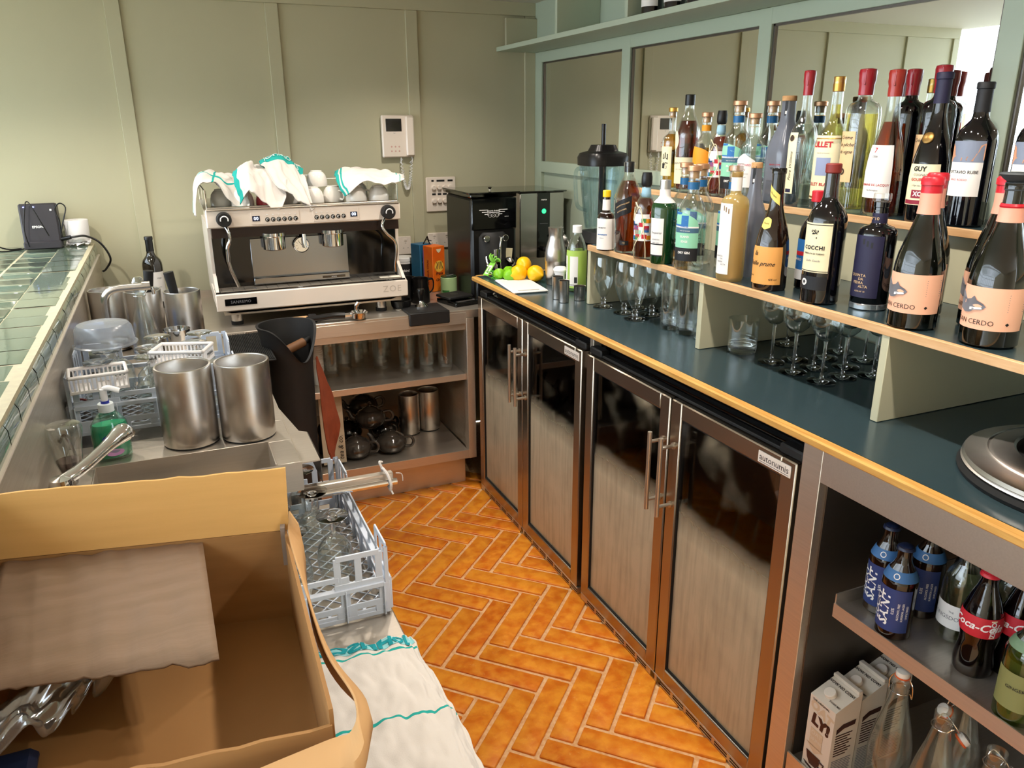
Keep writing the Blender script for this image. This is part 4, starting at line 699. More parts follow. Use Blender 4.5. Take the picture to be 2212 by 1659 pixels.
# ---------------------------------------------------------------- coffee machine
t = thing('espresso_machine', 'large cream two group espresso machine with twin knobs on the steel counter', 'coffee machine', (-.59, -.4, .8005)); X = -.59; Y = -.4; Z = .8005
def L(x, y, z): return (x - X, y - Y, z - Z)
g = G()
for sx, n in ((-.885, 1), (-.321, 1)):
    for yy in (-.605, -.18): g.cyl(.021, .012, .055, STEELR, 28, at=L(sx, yy, Z)); g.cyl(.0225, 0, .014, RUBBER, 28, at=L(sx, yy, Z))
g.obj('feet', t)
g = G(); g.box(L(-.94, -.60, 1.165), L(-.225, -.12, 1.225), CREAM, .004)
P = [(-.955, .875), (-.955, .930), (-.22, .930), (-.22, .875), (-.285, .852), (-.905, .852)]
g.prism([(a - X, b - Z) for a, b in P], .02, .245, CREAM, T=Matrix(((1, 0, 0, 0), (0, 0, -1, 0), (0, 1, 0, 0), (0, 0, 0, 1))) @ tr(0, 0, 0))
g.box(L(-.956, -.66, .862), L(-.219, -.648, .929), CREAM, .004); g.box(L(-.93, -.645, .845), L(-.245, -.15, .866), STEELH)
for sx in (-.951, -.233): g.prism([(-.64 - Y, .93 - Z), (-.55 - Y, .99 - Z), (-.56 - Y, 1.17 - Z), (-.12 - Y, 1.17 - Z), (-.12 - Y, .87 - Z), (-.64 - Y, .87 - Z)], 0, .012, CREAM, T=tr(sx - X, 0, 0) @ Matrix(((0, 0, 1, 0), (1, 0, 0, 0), (0, 1, 0, 0), (0, 0, 0, 1))))
g.text('ZOE', .036, mat('embossed_cream', '#c9bdb0', .4), T=tr(*L(-.285, -.6605, .897)) @ Matrix.Rotation(pi / 2, 4, 'X'), spacing=1.15); g.box(L(-.925, -.6615, .884), L(-.81, -.6595, .910), GLOSSB, .0005); g.text('SANREMO', .015, INKG, T=tr(*L(-.868, -.662, .897)) @ Matrix.Rotation(pi / 2, 4, 'X'), spacing=1.1)
g.obj('body', t)
g = G(); g.box(L(-.955, -.655, 1.170), L(-.235, -.635, 1.235), CREAM, .004); g.box(L(-.955, -.64, 1.226), L(-.235, -.12, 1.236), STEELH, .002); g.box(L(-.952, -.66, 1.234), L(-.238, -.64, 1.238), STEELH, .001)
for x0, x1 in ((-.80, -.625), (-.575, -.40)): g.box(L(x0, -.6565, 1.178), L(x1, -.6548, 1.222), mat('cream_panel', '#e4d7cb', .3), .001)
for xb, xd in ((-.742, -.782), (-.562, -.420)):
    for k in range(6):
        T = tr(*L(xb + .0205 * k, -.657, 1.1945)) @ Matrix.Rotation(pi / 2, 4, 'X'); g.lathe([(.0082, -.001), (.0082, .0008), (0, .001)], GLOSSB, 18, T=T); g.lathe([(.0048, .0012), (.0036, .0012)], INKW, 14, T=T, cap=False); g.box((-.003, -.0008, .0011), (.003, .0008, .0013), INKW, 0, T); g.lathe([(.0032, .019), (.0032, .019)], INKW, 10, T=T); g.box((-.003, .0165, 0), (.003, .0185, .0005), INKW, .0002, T)
    g.box(L(xd - .0135, -.6575, 1.190), L(xd + .0135, -.656, 1.209), mat('display_navy', '#1b2540', .2), .0005); g.text('00', .017, mat('display_glow', '#dfeaff', .4, emit=1.5), T=tr(*L(xd, -.658, 1.1995)) @ Matrix.Rotation(pi / 2, 4, 'X'), bold=.01)
g.obj('control_panel', t)
g = G(); g.box(L(-.94, -.56, .93), L(-.235, -.54, 1.17), GLOSSB); g.box(L(-.94, -.62, 1.13), L(-.235, -.54, 1.172), mat('dark_brown_panel', '#2a1712', .3)); g.obj('back_panel', t)
MSP = mat('polished_splash_steel', '#8b8e92', .16, 1); g = G(); g.box(L(-.805, -.566, .945), L(-.435, -.561, 1.115), MSP, .001); g.box(L(-.805, -.585, .94), L(-.435, -.565, .967), MSP, .003); g.box(L(-.545, -.5865, .948), L(-.455, -.585, .957), GLOSSB); g.text('sanremo', .006, INKW, T=tr(*L(-.50, -.587, .9525)) @ Matrix.Rotation(pi / 2, 4, 'X')); g.obj('splashback', t)
g = G(); g.box(L(-.952, -.648, .926), L(-.225, -.545, .934), GLOSSB, .002); g.box(L(-.935, -.64, .933), L(-.24, -.55, .9355), STEELH)
for k in range(17): x = -.93 + .041 * k; g.box(L(x, -.64, .9354), L(x + .0015, -.55, .9362), DSTEEL)
for k in range(4): g.box(L(-.935, -.63 + .022 * k, .9354), L(-.24, -.6287 + .022 * k, .936), DSTEEL)
g.box(L(-.32, -.625, .9362), L(-.235, -.585, .937), mat('paper_note', '#f3ead8', .6)); g.obj('drip_tray', t)
for x in (-.72, -.498):
    g = G(); g.lathe([(.036, 1.075 - Z), (.041, 1.078 - Z), (.042, 1.125 - Z), (.046, 1.128 - Z), (.046, 1.14 - Z), (.0, 1.14 - Z)], CHROME, 40, at=(x - X, -.60 - Y, 0)); g.obj('group_head', t)
g = G(); T = tr(*L(-.617, -.59, 1.085)) @ Matrix.Rotation(pi / 2, 4, 'X'); g.lathe([(.029, -.012), (.030, .002), (.028, .004), (.0265, .002)], CHROME, 36, T=T); g.lathe([(.0265, .0015), (0, .0015)], INKW, 32, T=T, cap=False)
for k in range(9): a = -.8 + k * .58; g.box((.016, -.0005, .0018), (.023, .0005, .002), INK, 0, T @ rz(a))
g.box((-.002, -.0008, .002), (.018, .0008, .0026), INK, 0, T @ rz(2.2)); g.tube([L(-.607, -.60, 1.14), L(-.607, -.605, 1.09), L(-.605, -.607, 1.075)], .0085, CHROME, 12); g.obj('pressure_gauge', t)
for x, s_ in ((-.895, 1), (-.288, -1)):
    g = G(); T = tr(*L(x, -.655, 1.203)) @ Matrix.Rotation(pi / 2, 4, 'X'); g.lathe([(.026, 0), (.027, .01), (.026, .032), (.023, .036), (0, .0365)], BLACKM, 36, T=T)
    pts = [T @ Vector((.013 * cos(a), .013 * sin(a), .0372)) for a in [rad(-20 + 12 * i) for i in range(19)]]; g.tube(pts, .0022, INKW, 6); g.obj('steam_knob', t)
g = G(); g.tube(bez([L(-.893, -.66, 1.178), L(-.885, -.672, 1.16), L(-.882, -.672, 1.13), L(-.893, -.668, 1.10), L(-.895, -.665, 1.05)], 20), [.0058] * 12 + [.0075] * 9, CHROME, 12); g.tube([L(-.895, -.665, 1.05), L(-.89, -.665, 1.02), L(-.868, -.655, .953)], .0065, STEELR, 12); g.obj('steam_wand', t)
g = G(); g.tube(bez([L(-.302, -.66, 1.178), L(-.315, -.672, 1.15), L(-.298, -.675, 1.12), L(-.268, -.672, 1.09), L(-.262, -.67, 1.055), L(-.268, -.665, 1.0), L(-.266, -.66, .967)], 24), .0055, CHROME, 12); g.obj('steam_wand', t)
g = G(); RG = CHROME
for (a, b) in (((-.948, -.645), (-.242, -.645)), ((-.242, -.645), (-.242, -.14)), ((-.948, -.645), (-.948, -.14)), ((-.948, -.14), (-.242, -.14))):
    if a[1] == b[1] and a[1] < -.6: zz = 1.243
    else: zz = 1.305
    g.tube([L(a[0], a[1], zz), L(b[0], b[1], zz)], .003, RG, 8)
for x, y in ((-.948, -.645), (-.242, -.645), (-.948, -.14), (-.242, -.14)): g.tube([L(x, y, 1.236), L(x, y, 1.306)], .003, RG, 8)
g.obj('cup_rail', t)
g = G(); g.box(L(-.944, -.643, 1.238), L(-.942, -.145, 1.303), GLASS); g.obj('side_glass', t); g = G(); g.box(L(-.247, -.643, 1.238), L(-.245, -.145, 1.303), GLASS); g.obj('side_glass', t)
# cups upside down on top
cp = [(.041, 0), (.0415, .004), (.041, .02), (.036, .042), (.027, .054), (.023, .056), (.022, .061), (.020, .061), (.019, .057), (0, .057)]
cl = ['white cup upside down at the left end of the machine top', 'pink red cup upside down under the second towel', 'white cup upside down in front, left of the open gap', 'white cup upside down, first of the bare group in the middle', 'white cup upside down behind the middle group', 'white cup upside down in front of the right hand towel', 'white cup upside down at the right end under the towel', 'white cup upside down stacked high in the middle', 'white cup upside down at the back right', 'white cup upside down at the back left', 'white cup upside down behind the pink cup', 'white cup upside down beside the left corner at the front']
c0 = None
for i, ((x, y, z), l) in enumerate(zip([(-.885, -.50, 0), (-.725, -.555, 0), (-.635, -.50, 0), (-.55, -.54, .0), (-.463, -.50, 0), (-.385, -.56, 0), (-.295, -.56, 0), (-.51, -.42, .055), (-.33, -.35, 0), (-.84, -.35, 0), (-.70, -.36, 0), (-.815, -.56, 0)], cl)):
    if c0 is None or i == 1:
        c = thing('coffee_cup', l, 'cup', (x, y, 1.2375 + z), i * .9, 'upturned cups on the coffee machine'); cm = mat('coral_glaze', '#d8505a', .12, coat=.4) if i == 1 else CERAM
        g = G(); g.lathe([(a, b) for a, b in cp], cm, 32, cap=False); g.obj('cup_body', c); g = G(); g.tube(bez([(.038, 0, .012), (.058, 0, .010), (.064, 0, .026), (.055, 0, .040), (.035, 0, .042)], 16), .0042, cm, 8, flat=.7); g.obj('handle', c)
        if i == 0: c0 = c
    else: dup(c0, l, (x, y, 1.2375 + z), i * 1.3)
# cloths: smooth surface through a net of points with folds
def cloth_fn(net, amp=.004, fr=9, seed=0):
    def cr(P, t):
        n = len(P) - 1; t = min(max(t, 0), .9999) * n; i = int(t); f = t - i; a = P[max(i - 1, 0)]; b = P[i]; c = P[min(i + 1, n)]; d = P[min(i + 2, n)]
        return .5 * ((2 * b) + (c - a) * f + (2 * a - 5 * b + 4 * c - d) * f * f + (-a + 3 * b - 3 * c + d) * f ** 3)
    N = [[Vector(p) for p in r] for r in net]
    def fn(u, v, e=0):
        p = cr([cr(r, u) for r in N], v); q = Vector((u * fr, v * fr, seed)); w = noise.noise(q) + .5 * noise.noise(q * 2.3); return p + Vector((w * amp * .6, w * amp * .5, w * amp + e))
    return fn
def towel(name, fn, label, cat, group, stripes, text=None, n=44, org=None, e=.0022):
    g = G()
    def mf(u, v):
        for a, b, ax in stripes:
            if a <= (u if ax == 'u' else v) <= b: return CTEAL
        return CLOTH
    g.grid(lambda u, v: fn(u, v), n, n, CLOTH, mf)
    o = g.obj(name, org=org, solid=.0025, ang=180)
    tag(o, label, cat, group)
    return o
def cl_text(g, s_, size, fn, uc, vc, du, dv, m, e=.0016, flip=1, **k): g.text(s_, size, m, fn=lambda x, y: tuple(fn(uc + x * du, vc + y * dv, e)), **k)
TG = 'tea towels crumpled over the cups'
tz = 1.30
def tnet(n): return [[(a, b, c) for a, b, c in r] for r in n]
fA = cloth_fn([[(-.985, -.64, 1.215), (-.965, -.62, 1.32), (-.90, -.60, 1.325), (-.84, -.61, 1.24), (-.80, -.64, 1.235)], [(-.99, -.56, 1.22), (-.965, -.54, 1.345), (-.89, -.52, 1.335), (-.83, -.54, 1.31), (-.79, -.56, 1.30)], [(-.985, -.46, 1.25), (-.955, -.44, 1.35), (-.88, -.42, 1.345), (-.82, -.44, 1.33), (-.78, -.46, 1.33)], [(-.97, -.36, 1.26), (-.93, -.34, 1.34), (-.87, -.32, 1.345), (-.82, -.34, 1.33), (-.78, -.36, 1.32)]], .016, 4.5, 1)
fB = cloth_fn([[(-.83, -.63, 1.25), (-.79, -.645, 1.30), (-.75, -.65, 1.26), (-.70, -.66, 1.225), (-.665, -.64, 1.27)], [(-.84, -.57, 1.34), (-.79, -.575, 1.375), (-.74, -.575, 1.345), (-.69, -.58, 1.34), (-.65, -.58, 1.33)], [(-.83, -.50, 1.36), (-.78, -.49, 1.385), (-.73, -.48, 1.37), (-.68, -.49, 1.36), (-.64, -.50, 1.345)], [(-.81, -.42, 1.35), (-.77, -.40, 1.37), (-.72, -.39, 1.37), (-.67, -.41, 1.36), (-.63, -.43, 1.34)]], .018, 5, 3)
fC = cloth_fn([[(-.67, -.645, 1.30), (-.63, -.65, 1.27), (-.59, -.66, 1.235), (-.565, -.655, 1.228)], [(-.72, -.55, 1.365), (-.66, -.54, 1.365), (-.61, -.54, 1.34), (-.575, -.56, 1.32)], [(-.73, -.45, 1.39), (-.665, -.42, 1.415), (-.61, -.41, 1.40), (-.565, -.42, 1.36)], [(-.70, -.34, 1.37), (-.65, -.32, 1.38), (-.60, -.31, 1.37), (-.56, -.33, 1.34)]], .014, 4, 6)
fD = cloth_fn([[(-.44, -.60, 1.262), (-.38, -.63, 1.31), (-.30, -.635, 1.31), (-.23, -.62, 1.31), (-.195, -.60, 1.325)], [(-.46, -.54, 1.325), (-.38, -.54, 1.345), (-.29, -.54, 1.34), (-.22, -.54, 1.335), (-.18, -.54, 1.33)], [(-.44, -.45, 1.345), (-.37, -.44, 1.36), (-.28, -.44, 1.35), (-.215, -.45, 1.34), (-.17, -.46, 1.33)], [(-.42, -.34, 1.34), (-.36, -.33, 1.35), (-.27, -.33, 1.34), (-.21, -.35, 1.325), (-.165, -.37, 1.315)]], .012, 4.5, 9)
towel('tea_towel', fA, 'white tea towel hanging over the left end of the coffee machine', 'tea towel', TG, [(.44, .46, 'u'), (.30, .325, 'v')], org=(-.89, -.5, 1.24))
towel('tea_towel', fB, 'white tea towel bunched over the pink red cup', 'tea towel', TG, [(.0, .10, 'u'), (.13, .145, 'u'), (.80, .815, 'v')], org=(-.74, -.5, 1.25))
towel('tea_towel', fC, 'white tea towel peaked in the middle with a teal lettered band', 'tea towel', TG, [(.50, .72, 'v'), (.22, .235, 'u')], org=(-.64, -.5, 1.24))
towel('tea_towel', fD, 'white tea towel folded flat over the cups at the right end of the machine', 'tea towel', TG, [(.0, .07, 'u'), (.10, .115, 'u'), (.80, .815, 'u')], org=(-.3, -.5, 1.26))
g = G(); cl_text(g, 'JOHNSONS', .030, fC, .5, .61, 5.2, 5.6, mat('pale_towel_letter', '#bfe3df', .9), e=.004, bold=.02)
o = [q for q in bpy.data.objects if q.name.startswith('tea_towel')][2]; b_ = g.obj('printed_band', o); b_.location = -o.location
#@@ITEMS3
# ---------------------------------------------------------------- machines and jars on the back counter
ZB = .8005
t = thing('coffee_grinder', 'tall black coffee grinder with winged emblem between the espresso machine and the boiler', 'coffee grinder', (.185, -.42, ZB))
g = G(); g.box((-.10, -.17, 0), (.11, .15, .435), BLACK, .012); g.box((-.098, -.176, .30), (.108, -.165, .432), GLOSSB, .004); g.box((-.09, -.20, 0), (.10, -.16, .09), BLACK, .006)
g.lathe([(.07, 0), (.075, .02), (.075, .17), (.06, .19)], BLACKM, 32, at=(0, -.135, .10)); T = tr(0, -.1775, .37) @ Matrix.Rotation(pi / 2, 4, 'X')
for s_ in (-1, 1):
    for k in range(3): g.box((s_ * .024, .012 - .009 * k, 0), (s_ * (.064 - .012 * k), .0145 - .009 * k, .0006), INKW, 0, T); g.box((s_ * .024, .006 - .009 * k, 0), (s_ * .026, .0145 - .009 * k, .0006), INKW, 0, T)
g.text('Victoria Arduino', .0088, INKW, T=T @ tr(0, .0095, .0006), shear=.3, bold=.01); g.box((-.022, .001, 0), (.022, .003, .0006), INKW, 0, T)
for k, c_ in enumerate('<>\u2022'): g.lathe([(.0068, 0), (.0078, 0)], INKW, 20, T=T @ tr(-.016 + .016 * k, -.010, .0006), cap=False); g.text(c_, .009, INKW, T=T @ tr(-.016 + .016 * k, -.010, .0006))
g.text('mythos 2', .005, INKW, T=T @ tr(.06, -.016, .0006)); g.obj('body', t)
g = G(); g.box((-.112, -.185, .450), (.122, .16, .456), GLOSSB, .002); g.box((-.10, -.172, .434), (.11, .15, .450), glass('smoked_plastic', '#6f6a66', .5, .06), .003); g.lathe([(.007, .456), (.005, .462), (.009, .470), (0, .474)], CHROME, 16, at=(.02, -.09, 0)); g.obj('hopper_lid', t)
g = G(); g.cyl(.018, .13, .225, CHROME, 24, at=(0, -.215, 0), bev=.002); g.tube(bez([(.012, -.19, .27), (.018, -.215, .268), (.012, -.222, .24), (.010, -.222, .20)], 14), .005, CHROME, 10); g.tube(bez([(-.045, -.20, .19), (-.046, -.225, .15), (-.025, -.232, .12), (0, -.225, .115)], 14), .004, CHROME, 8); g.obj('dosing_spout', t)
g = G()
for x in (-.045, .04): g.cyl(.014, 0, .03, CHROME, 20, T=tr(x, -.20, .268) @ Matrix.Rotation(pi / 2, 4, 'X') @ tr(0, 0, -.015), bev=.002)
g.box((.03, -.19, .17), (.06, -.188, .225), PC, 0, Matrix.Rotation(.1, 4, 'Y')); g.lathe([(.022, 0), (.024, .006), (.020, .02), (0, .02)], CHROME, 24, T=tr(.055, -.21, .16) @ Matrix.Rotation(.9, 4, 'Y')); g.obj('clamps', t)
t = thing('water_boiler', 'square steel water boiler with a lit green button standing in the corner', 'water boiler', (.50, -.30, ZB))
g = G(); g.box((-.105, -.10, .13), (.12, .22, .430), STEELR, .004); g.box((-.105, -.06, 0), (.12, .22, .14), STEELR, .004); g.box((-.12, -.11, .430), (.13, .23, .4365), GLOSSB, .003); g.box((-.018, -.1045, .132), (.045, -.099, .428), GLOSSB, .001)
g.text('marco', .011, INKW, T=tr(.014, -.105, .397) @ Matrix.Rotation(pi / 2, 4, 'X'), bold=.03); g.box((-.006, -.1048, .288), (.034, -.1044, .2895), INKG)
g.obj('body', t)
g = G(); g.lathe([(0, .0012), (.010, .001), (.0115, 0)], mat('green_button', '#18c07a', .3, emit=1.6), 24, T=tr(.014, -.105, .345) @ Matrix.Rotation(pi / 2, 4, 'X'), cap=False); g.lathe([(.0045, .0018), (.0065, .0018)], INKW, 18, T=tr(.014, -.105, .345) @ Matrix.Rotation(pi / 2, 4, 'X'), cap=False); g.obj('power_button', t)
g = G(); g.cyl(.006, 0, .05, BLACKM, 12, T=tr(.06, -.10, .225) @ Matrix.Rotation(pi / 2, 4, 'X')); g.tube([(.02, -.10, .17), (.02, -.15, .168)], .011, BLACKM, 14); g.tube([(.02, -.15, .172), (-.01, -.215, .15), (-.045, -.26, .165)], .008, CHROME, 12); g.obj('tap', t)
t = thing('hand_strainer', 'small round wire mesh strainer leaning by the boiler with a looped hook', 'strainer', (.545, -.56, .951))
g = G(); g.lathe([(.032, .0), (.030, -.012), (.022, -.024), (0, -.030)], mat('wire_mesh', '#9c9a96', .35, 1, alpha=.6), 28, T=tr(0, 0, .08) @ Matrix.Rotation(1.2, 4, 'Y'), cap=False); g.obj('mesh_bowl', t)
g = G(); T = tr(0, 0, .08) @ Matrix.Rotation(1.2, 4, 'Y'); g.tube([T @ Vector((.032 * cos(a * .3), .032 * sin(a * .3), 0)) for a in range(21)], .0016, CHROME, 6, closed=True); g.tube(bez([T @ Vector((-.03, 0, 0)), (-.012, -.01, .12), (-.03, -.02, .145), (-.038, -.02, .135), (-.02, -.01, .115)], 16), .0016, CHROME, 6); g.tube([T @ Vector((.03, 0, 0)), (.01, 0, .0)], .003, CHROME, 8); g.obj('rim_and_handle', t)
def carton_box(name, label, loc, w, d, h, rot, fn, cat='box'):
    t = thing(name, label, cat, loc, rot); g = G(); fn(g, w, d, h); g.obj('carton', t); return t
def orange_box(g, w, d, h):
    OR = mat('orange_carton', '#e8641a', .4, var=(8, '#f09028', .8)); g.box((-w / 2, -d / 2, 0), (w / 2, d / 2, h), OR, .002); T = tr(0, -d / 2 - .0006, 0) @ Matrix.Rotation(pi / 2, 4, 'X')
    g.lathe([(0, .0), (.026, 0)], mat('carton_glow', '#f7c04a', .4), 24, T=T @ tr(0, h * .56, .0002), cap=False)
    for k in range(5): g.tube([T @ Vector((-.02 + .01 * k, h * .50, .001)), T @ Vector((-.01 + .006 * k, h * .60 + .01 * (k % 2), .001)), T @ Vector((-.014 + .008 * k, h * .66, .001))], .0012, INK, 5)
    g.text('Prana', .018, INK, T=T @ tr(0, h * .40, .0006), shear=.3, bold=.02); g.text('CHAI', .016, INK, T=T @ tr(0, h * .26, .0006), bold=.02); g.prism([(-.014, h - .012), (.014, h - .012), (.009, h - .024), (0, h - .029), (-.009, h - .024)], 0, .0006, PC, T)
    T2 = tr(-w / 2 - .0006, 0, 0) @ rz(-pi / 2) @ Matrix.Rotation(pi / 2, 4, 'X'); g.box((-d / 2, 0, 0), (-d / 2 + .006, h * .9, .0005), mat('purple_strip', '#8a6aa8', .4), 0, T2); g.text('MASALA CHAI', .018, mat('deep_red_print', '#8c2413', .5), T=T2 @ tr(0, h * .42, .0006) @ rz(pi / 2), bold=.02)
carton_box('chai_carton', 'orange carton with teapot drawing standing behind the green tin', (.01, -.30, ZB), .07, .07, .205, .35, orange_box)
def blue_box(g, w, d, h):
    g.box((-w / 2, -d / 2, 0), (w / 2, d / 2, h), mat('blue_carton', '#245f86', .4, var=(8, '#2f7394', .6)), .002); g.text('CHAI', .02, PW, T=tr(0, -d / 2 - .0006, h * .6) @ Matrix.Rotation(pi / 2, 4, 'X'))
carton_box('chai_carton', 'blue carton almost hidden behind the orange one', (-.022, -.213, ZB), .07, .07, .205, .35, blue_box)
t = thing('binder_clip', 'black clip and pen sticking up from the cartons', 'clip', (.0, -.24, 1.006)); g = G(); g.tube([(-.02, 0, 0), (0, -.005, .035)], .003, BLACK, 8); g.tube([(.01, 0, 0), (-.002, -.005, .035)], .003, BLACK, 8); g.tube([(-.004, 0, .02), (.02, 0, .012)], .002, BLACK, 6); g.obj('clip_arms', t)
t = thing('tea_tin', 'pale green round tin with dark lid standing in front of the orange carton', 'tin', (.042, -.405, ZB)); g = G(); g.cyl(.037, 0, .078, mat('pale_green_tin', '#a9c58f', .35), 40, bev=.002)
g.add([(.0375 * cos(a), .0375 * sin(a), z) for z in (.012, .022) for a in [rad(200 + 6 * k) for k in range(10)]], [(k, k + 1, k + 11, k + 10) for k in range(9)], mat('green_print', '#2c6a2e', .5)); g.obj('tin_body', t)
g = G(); g.cyl(.0355, .078, .082, mat('dark_green_lid', '#234224', .3, .5), 36); g.tube([(-.015, -.01, .083), (.018, -.008, .086)], .004, CHROME, 8); g.obj('lid', t)
t = thing('coffee_scale', 'flat black digital scale on the counter beside the green tin', 'scale', (.015, -.60, ZB), .25); g = G(); g.box((-.06, -.075, 0), (.06, .075, .018), GLOSSB, .003); g.box((-.045, -.07, .0182), (.045, -.05, .0188), mat('scale_display', '#4a4744', .2)); g.obj('base', t); g = G(); g.box((-.062, -.03, .022), (.058, .078, .034), BLACKM, .003); g.lathe([(.018, .0343), (0, .0343)], mat('grey_disc', '#2c2927', .5), 24, at=(0, .03, 0), cap=False); g.obj('weighing_plate', t)
t = thing('tamping_mat', 'black rubber corner mat folded over the steel counter edge', 'mat', (-.16, -.68, ZB)); g = G(); g.box((-.085, -.075, .001), (.085, .09, .008), BLACKM, .003); g.box((-.085, -.075, -.045), (.085, -.064, .008), BLACKM, .004); g.obj('rubber_sheet', t)
t = thing('coffee_tamper', 'steel based tamper with black handle standing on the rubber mat', 'tamper', (-.165, -.655, ZB + .0085)); g = G(); g.lathe([(.027, 0), (.027, .006), (.018, .014), (.010, .022), (.009, .028)], CHROME, 32); g.obj('base', t); g = G(); g.lathe([(.009, .027), (.012, .04), (.016, .055), (.018, .066), (.015, .076), (0, .079)], BLACK, 28); g.obj('handle', t)
j0 = None
for x, y, r_, h, a, l in ((-.168, -.46, .044, .10, 2.8, 'black milk jug just right of the espresso machine'), (-.125, -.52, .038, .105, .2, 'black milk jug with its handle to the right, behind the tamper')):
    t = thing('milk_jug', l, 'jug', (x, y, ZB), 0, 'black milk jugs'); g = G(); g.lathe([(r_ * 1.0, 0), (r_ * 1.05, .004), (r_, .05), (r_ * .86, h * .8), (r_ * .93, h), (r_ * .86, h - .001), (r_ * .8, h * .8), (r_ * .9, .05), (r_ * .9, .006), (0, .006)], BLACK, 32, cap=False); g.obj('jug_body', t)
    g = G(); g.tube(bez([(r_ * .85 * cos(a), r_ * .85 * sin(a) - .0, h * .9), (r_ * 1.6 * cos(a), r_ * 1.6 * sin(a), h * .88), (r_ * 1.62 * cos(a), r_ * 1.62 * sin(a), h * .5), (r_ * 1.0 * cos(a), r_ * 1.0 * sin(a), h * .3)], 14), .006, BLACK, 8, flat=.5); g.obj('handle', t)
t = thing('knock_pot', 'low black round pot with steel foot right of the coffee machine', 'pot', (-.235, -.60, ZB)); g = G(); g.lathe([(.030, .004), (.040, .010), (.044, .035), (.040, .038), (.034, .012), (0, .012)], BLACK, 32, cap=False); g.lathe([(.034, 0), (.036, .004), (.03, .008)], CHROME, 32); g.obj('pot_body', t)
t = thing('ingredient_tub', 'white screw lid tub with black label behind the milk jugs', 'tub', (-.085, -.12, ZB)); g = G(); g.cyl(.047, 0, .115, WPLAS, 36, bev=.003); g.add([(.0476 * cos(a), .0476 * sin(a), z) for z in (.02, .105) for a in [rad(190 + 7 * k) for k in range(20)]], [(k, k + 1, k + 21, k + 20) for k in range(19)], PK); g.text('sweetbird', .016, PW, fn=lambda x, y: (.0482 * cos(rad(250) + x / .048), .0482 * sin(rad(250) + x / .048), .075 + y), bold=.02); g.obj('tub_body', t); g = G(); g.cyl(.050, .115, .135, WPLAS, 40, bev=.003); g.cyl(.0505, .108, .114, WPLAS, 40); g.obj('lid', t)
t = thing('portafilter', 'chrome portafilter with long black handle lying under the espresso machine front', 'portafilter', (-.44, -.725, ZB + .02)); g = G(); g.lathe([(.020, -.018), (.030, -.012), (.033, .008), (.035, .010), (.032, .012), (.02, .0), (0, 0)], CHROME, 32, cap=False); g.tube(bez([(0, 0, .0), (-.01, -.0, .03), (.0, -.002, .048)], 10), .008, CHROME, 10); g.tube([(-.03, .003, .0), (-.06, .006, 0)], .009, CHROME, 12); g.obj('filter_head', t); g = G(); g.tube(bez([(-.055, .006, 0), (-.10, .008, .002), (-.15, .012, -.002), (-.20, .016, -.006)], 14), [.010, .012, .013, .014, .0145, .014, .013, .0135, .014, .014, .0135, .0125, .012][:13] if False else .0125, BLACK, 14); g.obj('handle', t)
t = thing('wooden_brush', 'small pale wooden block and brush lying under the machine, left of the portafilter', 'brush', (-.66, -.69, ZB)); g = G(); g.box((-.03, -.018, 0), (.03, .018, .022), OAKL, .002); g.obj('wooden_block', t); g = G(); g.box((.032, -.018, 0), (.06, .018, .028), BLACKM, .002); g.box((.06, -.014, .0), (.075, .014, .02), STEELR, .002); g.obj('bristle_holder', t)
# ---------------------------------------------------------------- under the back counter
gp = [(.030, 0), (.032, .004), (.032, .03), (.0325, .13), (.0315, .165), (.029, .185)]
gl = ['clear glass milk bottle on the middle shelf, ' + q for q in ('leftmost beside the paper cups', 'second from the left', 'third from the left', 'fourth from the left in the front row', 'fifth, in the middle of the shelf', 'sixth from the left in the front row', 'rightmost in the front row', 'back row far left', 'back row second', 'back row third', 'back row fourth', 'back row far right')]
c0 = None
for (x, y), l in zip([(-.525, -.50), (-.455, -.42), (-.39, -.38), (-.305, -.47), (-.215, -.57), (-.13, -.585), (-.05, -.60), (-.50, -.25), (-.34, -.27), (-.25, -.32), (-.15, -.38), (-.06, -.42)], gl):
    if c0 is None:
        c0 = glassware('glass_bottle', gp, .003, l, 'bottle', (x, y, .5125), 'clear glass bottles on the shelf under the machine')
    else: dup(c0, l, (x, y, .5125))
for k in range(12):
    g = G(); z = .5125 + .0095 * k; g.lathe([(.0205, 0), (.027, .060), (.0285, .0605), (.0285, .063), (.027, .063), (.020, .002), (0, .002)], mat('white_paper_cup', '#e9e4da', .6), 24, cap=False)
    tag(g.obj('paper_cup', loc=(-.597, -.585, z)), 'white paper cup, %s of the tall stack beside the glass bottles' % ('lowest', 'second from the bottom', 'third from the bottom', 'fourth from the bottom', 'fifth from the bottom', 'sixth from the bottom', 'sixth from the top', 'fifth from the top', 'fourth from the top', 'third from the top', 'second from the top', 'topmost')[k], 'cup', 'stacked paper cups')
DGL = mat('dark_grey_glaze', '#4c453e', .12, coat=.6, var=(6, '#2a2521', .8)); DGL2 = mat('black_glaze', '#191614', .12, coat=.6)
